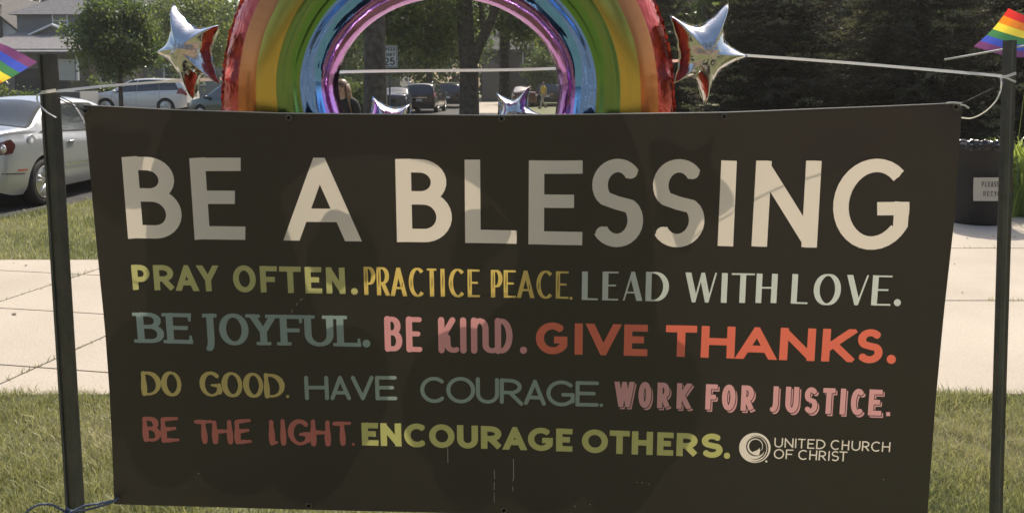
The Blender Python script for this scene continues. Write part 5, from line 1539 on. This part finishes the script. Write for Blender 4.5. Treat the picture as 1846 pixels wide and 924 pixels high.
# shady wood behind the spruces on the right; trees behind the viewer added for reflections
def wood_patch(name, spots, label, hz=5.5, mats=None):
    cs_, ts_ = [], []
    for x, y, r in spots:
        c, t = clumps((x, y, hz), (r, r, hz), 46, 40, .7, .5); cs_.append(c); ts_.append(t)
    cs_, ts_ = np.concatenate(cs_), np.concatenate(ts_); cs_[:, 2] = np.abs(cs_[:, 2])
    V, F = leaf_quads(cs_, .5)
    o = mesh(name, V, F, mats or [M['leaf_dark'], M['needle'], M['leaf']], None, False, mi=np.where(ts_ > 1.3, 2, np.where(ts_ < -.2, 1, 0)))
    return tag(o, label, 'wood', kind='stuff')
wood_patch('wood', [(9 + i * 3.0, 24 + (i % 3) * 3.2, 3.0) for i in range(9)] + [(7.5 + i * 3.2, 31 + (i % 2) * 2.5, 3.2) for i in range(9)], 'dark mass of trees filling the gap behind the spruces')
wood_patch('wood', [(-30 + i * 5.0, -19 - (i % 3) * 3, 5.0) for i in range(13)], 'dark trees out of view, added for the foil balloons to reflect', 9.5, [M['needle'], M['needle'], M['leaf_dark']])
hall = empty('added_hall', (0, -11, 0), 0, label='long brown brick hall out of view, added for the foil balloons to reflect', cat='hall')  # unseen building, added to give the foil a sunlit wall to mirror
mb = MB(); mb.box((0, -2, 2.1), (44, 4, 4.2)); mb.build('wall', brick_mat('added_hall', (.24, .15, .10), (.19, .12, .08), (.28, .24, .2)), hall)
mb = MB(); mb.prism([(-22.6, .6, 4.1), (-22.6, -2, 5.6), (-22.6, -4.6, 4.1), (-22.6, -4.6, 4.3), (-22.6, -2, 5.8), (-22.6, .6, 4.3)], (0, 0, 0), (45.2, 0, 0)); mb.build('roof', M['roof_dark'], hall)
for i in range(8): window(hall, -18 + i * 5.1, 0, 2.2, 1.4, 1.7)

# spruces
def spruce_mesh(H=4.9, R0=2.05):
    mb = MB(); mb.tube([(0, 0, -.1), (0, 0, H * .5), (0, 0, H)], [.15, .09, .015], 10)
    cen, ax, ln, tip, wd = [], [], [], [], []
    z = .12
    while z < H - .1:
        k = 1 - z / H
        Rz = R0 * (k ** .75) * rng.uniform(.85, 1.1)
        nb = int(7 + 9 * k)
        a0 = rng.uniform(0, 6.28)
        for b in range(nb):
            a = a0 + 2 * math.pi * b / nb + rng.normal(0, .12)
            Lb = Rz * rng.uniform(.75, 1.15); droop = -.26 - .25 * k
            d = np.array([math.cos(a), math.sin(a), 0])
            p0 = np.array([0, 0, z]); m = 6
            pts = [p0 + d * Lb * t + np.array([0, 0, Lb * (droop * t + .30 * t * t * (1 if t > .5 else 1))]) for t in np.linspace(0, 1, m)]
            mb.tube(pts, np.linspace(.018 + .015 * k, .004, m), 4, False)
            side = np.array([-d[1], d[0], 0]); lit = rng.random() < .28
            # side twigs
            for t in np.linspace(.30, 1.0, int(5 + 9 * Lb)):
                base = p0 + d * Lb * t + np.array([0, 0, Lb * (droop * t + .30 * t * t)])
                for sgn in (-1, 1):
                    tl = (.17 + .34 * Lb * (1 - t) * .8) * rng.uniform(.7, 1.2)
                    tdir = d * .75 + side * sgn * rng.uniform(.5, 1.0) + np.array([0, 0, rng.uniform(-.55, .05)])
                    tdir /= np.linalg.norm(tdir)
                    nseg = max(1, int(tl / .12))
                    for q in range(nseg):
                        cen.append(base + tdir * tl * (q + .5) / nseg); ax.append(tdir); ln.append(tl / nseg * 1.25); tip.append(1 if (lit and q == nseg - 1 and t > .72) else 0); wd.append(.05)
        z += .15 + .04 * rng.random()
    cen, ax, ln, tip = map(np.array, (cen, ax, ln, tip))
    # each twig piece: a brush of thin needles
    K = 9; n = len(cen)
    C_ = np.repeat(cen, K, 0); A_ = np.repeat(ax, K, 0); L_ = np.repeat(ln, K); T_ = np.repeat(tip, K)
    s = rng.uniform(-.5, .5, len(C_))
    rad = rng.normal(0, 1, (len(C_), 3)); rad -= A_ * (rad * A_).sum(1, keepdims=True); rad /= np.linalg.norm(rad, axis=1, keepdims=True)
    o0 = C_ + A_ * (s * L_)[:, None]
    nd = A_ * .8 + rad * .75; nd /= np.linalg.norm(nd, axis=1, keepdims=True)
    wv = np.cross(nd, rng.normal(0, 1, nd.shape)); wv /= np.linalg.norm(wv, axis=1, keepdims=True)
    nl = rng.uniform(.05, .085, len(C_))[:, None]; w = .0075
    V = np.empty((len(C_), 3, 3), np.float32)
    V[:, 0] = o0 - wv * w; V[:, 1] = o0 + wv * w; V[:, 2] = o0 + nd * nl
    return mb, V.reshape(-1, 3), np.arange(len(C_) * 3).reshape(-1, 3), T_
smb, sV, sF, sT = spruce_mesh()
first = None
for i, (x, y, s, rz, lab) in enumerate([(4.55, 14.2, 1.0, 0, 'dark spruce with drooping branches directly right of the rainbow arch'), (6.9, 13.7, 1.04, 2.1, 'dark spruce with pale lit tips left of the right post'), (9.3, 14.6, 1.0, 4.0, 'dark spruce at the right edge behind the flag'),
                                        (2.95, 17.4, .95, 5.0, 'dark spruce set back behind the right side of the rainbow arch'), (5.8, 17.0, 1.1, 1.0, 'dark spruce in the second row behind the right star balloon'), (8.2, 17.6, 1.1, 3.0, 'dark spruce in the second row behind the long ribbon')]):
    r = empty('spruce_tree', (x, y, 0), rz, label=lab, cat='spruce', group='dark spruces beside the drive')
    r.scale = (s, s, s)
    if first is None:
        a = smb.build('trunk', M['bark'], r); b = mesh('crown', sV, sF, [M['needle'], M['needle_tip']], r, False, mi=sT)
        first = (a, b)
    else:
        for p in first:
            q = p.copy(); C.objects.link(q); q.parent = r

# ---------------------------------------------------------------- day lily clump at the right edge
root = empty('lily_plant', (px_x(1852, 9.9), 9.9, 0), 0, label='bright green arching strap leaved plant at the right edge beside the bin', cat='plant')
V, F = [], []
for i in range(230):
    a = rng.uniform(0, 6.28); h = rng.uniform(.55, 1.12); l = rng.uniform(.15, .55); w = rng.uniform(.012, .022)
    bx_, by_ = rng.normal(0, .14, 2)
    d = np.array([math.cos(a), math.sin(a)]); sd_ = np.array([-d[1], d[0]])
    b = len(V); m = 7
    for k in range(m):
        t = k / (m - 1); z = h * (1.75 * t - .85 * t * t); o = l * t ** 1.7
        ww = w * (1 - t ** 2.2) + .001
        for s in (-1, 1): V.append((bx_ + d[0] * o + sd_[0] * ww * s, by_ + d[1] * o + sd_[1] * ww * s, z))
    for k in range(m - 1): F.append((b + 2 * k, b + 2 * k + 1, b + 2 * k + 3, b + 2 * k + 2))
M['lily'] = sheet_mat('lily_leaf', (.16, .24, .05), (.42, .5, .09), .45, .08, .3)
mesh('leaves', V, F, M['lily'], root, True)
mb = MB(); 
for i in range(5): mb.tube([(rng.normal(0, .1), rng.normal(0, .1), 0), (rng.normal(0, .18), rng.normal(0, .15), 1.15 + .1 * i)], [.006, .004], 5)
mb.build('stalks', M['lily'], root)

# ---------------------------------------------------------------- bin with hand written note
Yb = 9.35
bx0 = px_x(1768, Yb)
bn = empty('recycling_bin', (bx0, Yb + .02, .026), 0, label='black bin with a tied bag round its rim standing on the concrete at the right', cat='bin')
M['bin'] = pmat('bin_black', (.010, .0095, .009), .75, bump=.2, bscale=12)
M['bag'] = pmat('bag_black', (.015, .014, .014), .18, bump=.5, bscale=22)
mb = MB(); mb.lathe([(.02, .004), (.285, .004), (.29, .02), (.305, .30), (.318, .60), (.33, .86), (.335, .865), (.335, .905), (.315, .905), (.30, .6), (.02, .05)], (0, 0, 0), 40); mb.build('body', M['bin'], bn, True)
# bag skirt over the rim with gathers
V, F = [], []; n = 120
prof = [(.30, .86), (.325, .925), (.345, .945), (.352, .925), (.350, .89), (.352, .86)]
for (r, z) in prof:
    for k in range(n):
        a = 2 * math.pi * k / n; V.append(((r + .006 * math.sin(a * 23 + z * 40) + .004 * math.sin(a * 41)) * math.cos(a), (r + .006 * math.sin(a * 23 + z * 40) + .004 * math.sin(a * 41)) * math.sin(a), z + .008 * math.sin(a * 17) + .005 * math.sin(a * 31)))
for i in range(len(prof) - 1):
    for k in range(n): F.append((i * n + k, i * n + (k + 1) % n, (i + 1) * n + (k + 1) % n, (i + 1) * n + k))
mesh('bag', V, F, M['bag'], bn, True)
mb = MB()
for zz in (.89, .925): mb.tube([(.357 * math.cos(a), .357 * math.sin(a), zz + .006 * math.sin(a * 9)) for a in np.linspace(0, 2 * math.pi, 60)], .005, 6, False)
mb.build('rim_band', M['bag'], bn, True)
for sg in (-1, 1):
    mb = MB(); mb.tube([(sg * .325, -.07, .70), (sg * .385, -.05, .72), (sg * .385, .05, .72), (sg * .325, .07, .70)], .012, 8); mb.build('handle', M['bin'], bn, True)
# note
def text_mesh(name, lines, m, parent, org, scale, depth_y):
    """lines: list of (chars, boxes, cap, base, s, t, style); px-like local units -> metres, facing -y"""
    inks = []
    for chars, boxes, cap, base, s, t, style in lines:
        for i, (ch, b) in enumerate(zip(chars, boxes)):
            inks.append(letter(ch, b[0], b[1], (lambda x, c=cap: np.zeros_like(np.asarray(x, float)) + c), (lambda x, c=base: np.zeros_like(np.asarray(x, float)) + c), s, t, style, 0, .35, warp=False, seed=i))
    v, F_, g = sheet_from_inks(inks, None, [])
    vv, ff = sub_sheet(v, F_, g == 0)
    P = np.stack([org[0] + vv[:, 0] * scale, np.full(len(vv), depth_y), org[2] - vv[:, 1] * scale], 1)
    return mesh(name, P, ff[:, ::-1], m, parent)
def even(n, x0, x1, gap, wide=None):
    w = (x1 - x0 - gap * (n - 1)) / n
    return [(x0 + i * (w + gap), x0 + i * (w + gap) + w) for i in range(n)]
nw, nh = .42, .265
nc_ = at(1790, 341, Yb - .345)
note = empty('paper_note', tuple(nc_), label='white paper note with handwriting taped to the front of the black bin', cat='note')
note.rotation_euler = (R(-3), 0, R(3))
V, F = [], []
for i in range(9):
    for j in range(5):
        x = -nw / 2 + nw * i / 8; z = -nh / 2 + nh * j / 4
        V.append((x, .11 * (x / .33) ** 2 * .6 + .003 * math.sin(i * 1.3 + j), z))
for i in range(8):
    for j in range(4): F.append((i * 5 + j, (i + 1) * 5 + j, (i + 1) * 5 + j + 1, i * 5 + j + 1))
mesh('paper', V, F, sheet_mat('paper', (.52, .49, .42), (.5, .46, .38), .15, .03), note, True)
M['ink'] = pmat('ink_dark', (.06, .055, .05), .8)
t_ = text_mesh('writing', [('PLEASE', even(6, 40, 132, 6), 22, 50, 3.4, 3.0, 'round'), ('RECYCLE', even(7, 48, 178, 6), 74, 100, 3.2, 3.0, 'round')], M['ink'], note, (-nw / 2, 0, nh / 2), nw / 200, 0)
for v in t_.data.vertices: v.co.y = .11 * (v.co.x / .33) ** 2 * .6 - .004

# ---------------------------------------------------------------- speed limit sign
Ys = 28.0
sg_ = empty('speed_limit_sign', (px_x(703, Ys), Ys, 0), 0, label='white speed limit 25 sign on a post behind the thick trunk', cat='sign')
zc = px_z(102, Ys); sw_, sh_ = .57, .76
M['sign_white'] = pmat('sign_white', (.62, .62, .60), .5); M['sign_black'] = pmat('sign_black', (.015, .015, .015), .6)
mb = MB(); mb.box((0, 0, zc), (sw_, .004, sh_)); mb.build('panel', M['sign_white'], sg_)
mb = MB(); bt_ = .016; ww, hh = sw_ / 2 - .03, sh_ / 2 - .03
mb.box((0, -.004, zc + hh), (2 * ww + bt_, .002, bt_)); mb.box((0, -.004, zc - hh), (2 * ww + bt_, .002, bt_)); mb.box((-ww, -.004, zc), (bt_, .002, 2 * hh - bt_)); mb.box((ww, -.004, zc), (bt_, .002, 2 * hh - bt_)); mb.build('border', M['sign_black'], sg_)
text_mesh('lettering', [('SPEED', even(5, 26, 174, 8), 26, 66, 8, 7, 'butt'), ('LIMIT', [(30, 56), (64, 72), (80, 118), (126, 134), (142, 172)], 90, 130, 8, 7, 'butt'), ('25', [(34, 94), (106, 166)], 148, 238, 15, 13, 'butt')],
          M['sign_black'], sg_, (-sw_ / 2, 0, zc + sh_ / 2), sw_ / 200, -.0045)
mb = MB(); mb.prism([(-.03, .004, 0), (-.03, .012, 0), (-.012, .03, 0), (.012, .03, 0), (.03, .012, 0), (.03, .004, 0), (.01, .02, 0), (-.01, .02, 0)], (0, 0, 0), (0, 0, zc + .3)); mb.build('post', pmat('sign_post', (.2, .2, .19), .5, .6), sg_)
# white mark: lamp post light and mailbox are not readable in the photo and stay out

# ---------------------------------------------------------------- people
def skinned(name, verts, edges, m, parent, sub=2, root_i=0):
    me = bpy.data.meshes.new(name + '_cage')
    me.from_pydata([v[:3] for v in verts], edges, [])
    o = bpy.data.objects.new(name, me); C.objects.link(o)
    md = o.modifiers.new('skin', 'SKIN'); md.use_smooth_shade = True
    ly = me.skin_vertices[0] if me.skin_vertices else None
    if ly is None:
        bpy.context.view_layer.objects.active = o
        bpy.ops.mesh.customdata_skin_add() if False else None
    for i, v in enumerate(verts):
        r = v[3]; me.skin_vertices[0].data[i].radius = (r, r) if not hasattr(r, '__len__') else r
        me.skin_vertices[0].data[i].use_root = (i == root_i)
    s = o.modifiers.new('sub', 'SUBSURF'); s.levels = sub; s.render_levels = sub
    dg = bpy.context.evaluated_depsgraph_get()
    nm = bpy.data.meshes.new_from_object(o.evaluated_get(dg))
    old = o.data; o.modifiers.clear(); o.data = nm; bpy.data.meshes.remove(old)
    nm.materials.clear(); nm.materials.append(m)
    nm.polygons.foreach_set('use_smooth', np.ones(len(nm.polygons), bool))
    o.parent = parent
    return o
M['skin'] = pmat('skin', (.42, .26, .19), .55); M['hair'] = pmat('hair_brown', (.13, .075, .04), .45, c2=(.26, .16, .085), scale=30)
M['hair_dark'] = pmat('hair_dark', (.03, .022, .018), .5)
M['tee_black'] = pmat('tee_black', (.014, .014, .016), .85); M['tee_yellow'] = pmat('tee_yellow', (.62, .42, .035), .8)
M['jeans'] = pmat('jeans', (.05, .065, .10), .85); M['khaki'] = pmat('khaki', (.40, .35, .27), .85); M['shoe'] = pmat('shoe', (.06, .055, .05), .6); M['eye'] = pmat('eye', (.03, .02, .015), .2); M['lip'] = pmat('lip', (.36, .14, .12), .5)
def person(loc, rz, H, pose, label, shirt, trousers, hair, long_hair, shorts=False):
    root = empty('person', loc, rz, label=label, cat='person')
    k = H / 1.75
    J = {'pelvis': (0, 0, .95), 'waist': (0, .0, 1.08), 'chest': (0, .01, 1.30), 'neck0': (0, .02, 1.45), 'neck': (0, .015, 1.52), 'head': (0, -.005, 1.63), 'crown': (0, .01, 1.69)}
    J.update(pose)
    def P(n, r): x, y, z = J[n]; return (x * k, y * k, z * k, (r[0] * k, r[1] * k) if hasattr(r, '__len__') else r * k)
    V, E, id_ = [], [], {}
    def add(n, r, par=None):
        id_[n] = len(V); V.append(P(n, r))
        if par: E.append((id_[par], id_[n]))
    add('pelvis', (.145, .10)); add('waist', (.125, .09), 'pelvis'); add('chest', (.155, .105), 'waist'); add('neck0', (.085, .07), 'chest'); add('neck', .052, 'neck0'); add('head', (.078, .09), 'neck'); add('crown', (.066, .078), 'head')
    for s in 'LR':
        add('sh' + s, .062, 'neck0'); add('el' + s, .043, 'sh' + s); add('wr' + s, .028, 'el' + s); add('pa' + s, (.036, .018), 'wr' + s)
        hp = np.array(J['pa' + s]); wr = np.array(J['wr' + s]); d = hp - wr; d /= np.linalg.norm(d); sd = np.array([0, 1, 0.]) - d * d[1]; sd /= np.linalg.norm(sd)
        for fi in range(5):
            off = (fi - 1.6) * .018; ln_ = [.055, .078, .085, .078, .062][fi]
            if fi == 0: b = hp - d * .02 + sd * -.035; t = b + d * .04 - sd * .02
            else: b = hp + d * .035 + sd * off; t = b + d * ln_ + np.array([0, -.012, 0])
            J['f%d%s' % (fi, s)] = tuple(b); J['g%d%s' % (fi, s)] = tuple(t)
            add('f%d%s' % (fi, s), .0095, 'pa' + s); add('g%d%s' % (fi, s), .0075, 'f%d%s' % (fi, s))
        add('hi' + s, .092, 'pelvis'); add('kn' + s, .058, 'hi' + s); add('an' + s, .038, 'kn' + s); add('ft' + s, .036, 'an' + s)
    skinned('body', V, E, M['skin'], root, 2)
    def sub(names, rad, edges, nm, m):
        ix = {n: i for i, n in enumerate(names)}
        skinned(nm, [P(n, rad[n]) for n in names], [(ix[a], ix[b]) for a, b in edges], m, root, 2)
    J['slL'] = tuple(np.array(J['shL']) * .35 + np.array(J['elL']) * .65); J['slR'] = tuple(np.array(J['shR']) * .35 + np.array(J['elR']) * .65)
    J['hem'] = (J['pelvis'][0], J['pelvis'][1], J['pelvis'][2] - .04)
    sub(['hem', 'waist', 'chest', 'neck0', 'shL', 'slL', 'shR', 'slR'], {'hem': (.175, .135), 'waist': (.158, .122), 'chest': (.178, .128), 'neck0': (.098, .08), 'shL': .078, 'slL': .068, 'shR': .078, 'slR': .068},
        [('hem', 'waist'), ('waist', 'chest'), ('chest', 'neck0'), ('neck0', 'shL'), ('shL', 'slL'), ('neck0', 'shR'), ('shR', 'slR')], 'shirt', M[shirt])
    for s in 'LR': J['lo' + s] = tuple(np.array(J['kn' + s]) * .75 + np.array(J['an' + s]) * .25) if shorts else tuple(np.array(J['kn' + s]) * .08 + np.array(J['an' + s]) * .92)
    rr = {'pelvis': (.158, .118), 'hiL': .108, 'knL': .078, 'loL': .068, 'hiR': .108, 'knR': .078, 'loR': .068}
    sub(['pelvis', 'hiL', 'knL', 'loL', 'hiR', 'knR', 'loR'], rr, [('pelvis', 'hiL'), ('hiL', 'knL'), ('knL', 'loL'), ('pelvis', 'hiR'), ('hiR', 'knR'), ('knR', 'loR')], 'trousers', M[trousers])
    for s in 'LR':
        a, f = np.array(J['an' + s]) * k, np.array(J['ft' + s]) * k
        mb = MB(); mb.ball(tuple((a + f) / 2 + np.array([0, 0, -.015])), (.055, .14, .05), 12, 8); mb.build('shoe', M['shoe'], root, True)
    h = np.array(J['head']) * k
    for s in (-1, 1):
        mb = MB(); mb.ball(tuple(h + np.array([s * .033, -.083, .018]) * k), .0125 * k, 10, 6); mb.build('eye', M['eye'], root, True)
        mb = MB(); mb.tube([tuple(h + np.array([s * .017, -.094, .038]) * k), tuple(h + np.array([s * .05, -.084, .040]) * k)], .004 * k, 6); mb.build('eyebrow', M[hair], root, True)
        mb = MB(); mb.ball(tuple(h + np.array([s * .082, .01, .0]) * k), (.012 * k, .022 * k, .033 * k), 10, 6); mb.build('ear', M['skin'], root, True)
    mb = MB(); mb.tube([tuple(h + np.array([0, -.088, .02]) * k), tuple(h + np.array([0, -.115, -.022]) * k), tuple(h + np.array([0, -.095, -.03]) * k)], [.008 * k, .015 * k, .009 * k], 8); mb.build('nose', M['skin'], root, True)
    mb = MB(); mb.ball(tuple(h + np.array([0, -.088, -.058]) * k), (.026 * k, .010 * k, .009 * k), 12, 6); mb.build('mouth', M['lip'], root, True)
    # hair: cap, and long strands when the photo shows them
    mb = MB(); V_, F_ = [], []; n, m_ = 28, 10
    for i in range(m_ + 1):
        th = math.radians(8 + 92 * i / m_)
        for j in range(n):
            a = 2 * math.pi * j / n; back = .5 + .5 * math.sin(a)      # back of the head hangs lower
            t2 = th * (1.0 if back > .35 else .62 + .38 * back / .35)
            V_.append(tuple(h + np.array([.098 * math.sin(t2) * math.cos(a), .008 + .112 * math.sin(t2) * math.sin(a), .012 + .118 * math.cos(t2)]) * k))
    for i in range(m_):
        for j in range(n): F_.append((i * n + j, (i + 1) * n + j, (i + 1) * n + (j + 1) % n, i * n + (j + 1) % n))
    F_.append(tuple(range(n))); mb.add(V_, F_)
    if long_hair:
        for q in range(46):
            a = math.radians(-28 + 236 * q / 45); r0 = .088
            st = h + np.array([r0 * math.cos(a), .012 + r0 * 1.1 * math.sin(a), .055]) * k
            o = np.array([math.cos(a), math.sin(a) * .8, 0])
            w_ = rng.uniform(.8, 1.2)
            mb.tube([tuple(st), tuple(st + o * .018 * k + np.array([0, 0, -.10]) * k), tuple(st + o * .040 * w_ * k + np.array([0, 0, -.24]) * k), tuple(st + o * .062 * w_ * k + np.array([rng.normal(0, .01), 0, -.40 - .06 * rng.random()]) * k)], [.013 * k, .019 * k, .019 * k, .004 * k], 6)
    mb.build('hair', M[hair], root, True)
    return root
stand = {'shL': (.17, .02, 1.43), 'elL': (.235, .05, 1.15), 'wrL': (.245, -.01, .90), 'paL': (.245, -.03, .83), 'shR': (-.17, .02, 1.43), 'elR': (-.235, .05, 1.15), 'wrR': (-.245, -.01, .90), 'paR': (-.245, -.03, .83),
         'hiL': (.09, 0, .88), 'knL': (.10, -.01, .48), 'anL': (.10, .03, .09), 'ftL': (.105, -.11, .04), 'hiR': (-.09, 0, .88), 'knR': (-.10, -.01, .48), 'anR': (-.10, .03, .09), 'ftR': (-.105, -.11, .04)}
w_ = person((px_x(617, 11.0), 11.0, 0), R(-8), 1.70, stand, 'woman with long brown hair in a black T-shirt behind the banner', 'tee_black', 'jeans', 'hair', True)
mb = MB()
for i in range(5): mb.box((-.045 + i * .025, -.138, 1.245), (.016, .003, .012 + .008 * (i % 2)))
mb.build('shirt_print', M['trim_white'], w_)
walk = {'shL': (.18, .0, 1.43), 'elL': (.23, .12, 1.17), 'wrL': (.22, .05, .93), 'paL': (.22, .02, .86), 'shR': (-.18, .0, 1.43), 'elR': (-.23, -.08, 1.17), 'wrR': (-.22, -.22, .97), 'paR': (-.21, -.28, .92),
        'hiL': (.09, 0, .88), 'knL': (.09, -.20, .50), 'anL': (.09, -.26, .10), 'ftL': (.09, -.40, .05), 'hiR': (-.09, 0, .88), 'knR': (-.09, .02, .48), 'anR': (-.09, .30, .16), 'ftR': (-.09, .24, .05)}
person((px_x(979, 52.5), 52.5, .0), R(-60), 1.70, walk, 'man in a yellow T-shirt and pale trousers walking on the far lawn', 'tee_yellow', 'khaki', 'hair_dark', False)

# ---------------------------------------------------------------- thin scattering volume, added to lift the darks in place of lens glare
m, nd, ln = new_mat('glare_veil')
oo = nd.new('ShaderNodeOutputMaterial'); vv = nd.new('ShaderNodeVolumePrincipled')
vv.inputs['Density'].default_value = .0007; vv.inputs['Color'].default_value = (.92, .89, .82, 1); vv.inputs['Anisotropy'].default_value = .35
ln.new(vv.outputs[0], oo.inputs['Volume'])
mb = MB(); mb.box((0, 70, 12.5), (270, 250, 27)); tag(mb.build('glare_veil', m), kind='stuff')
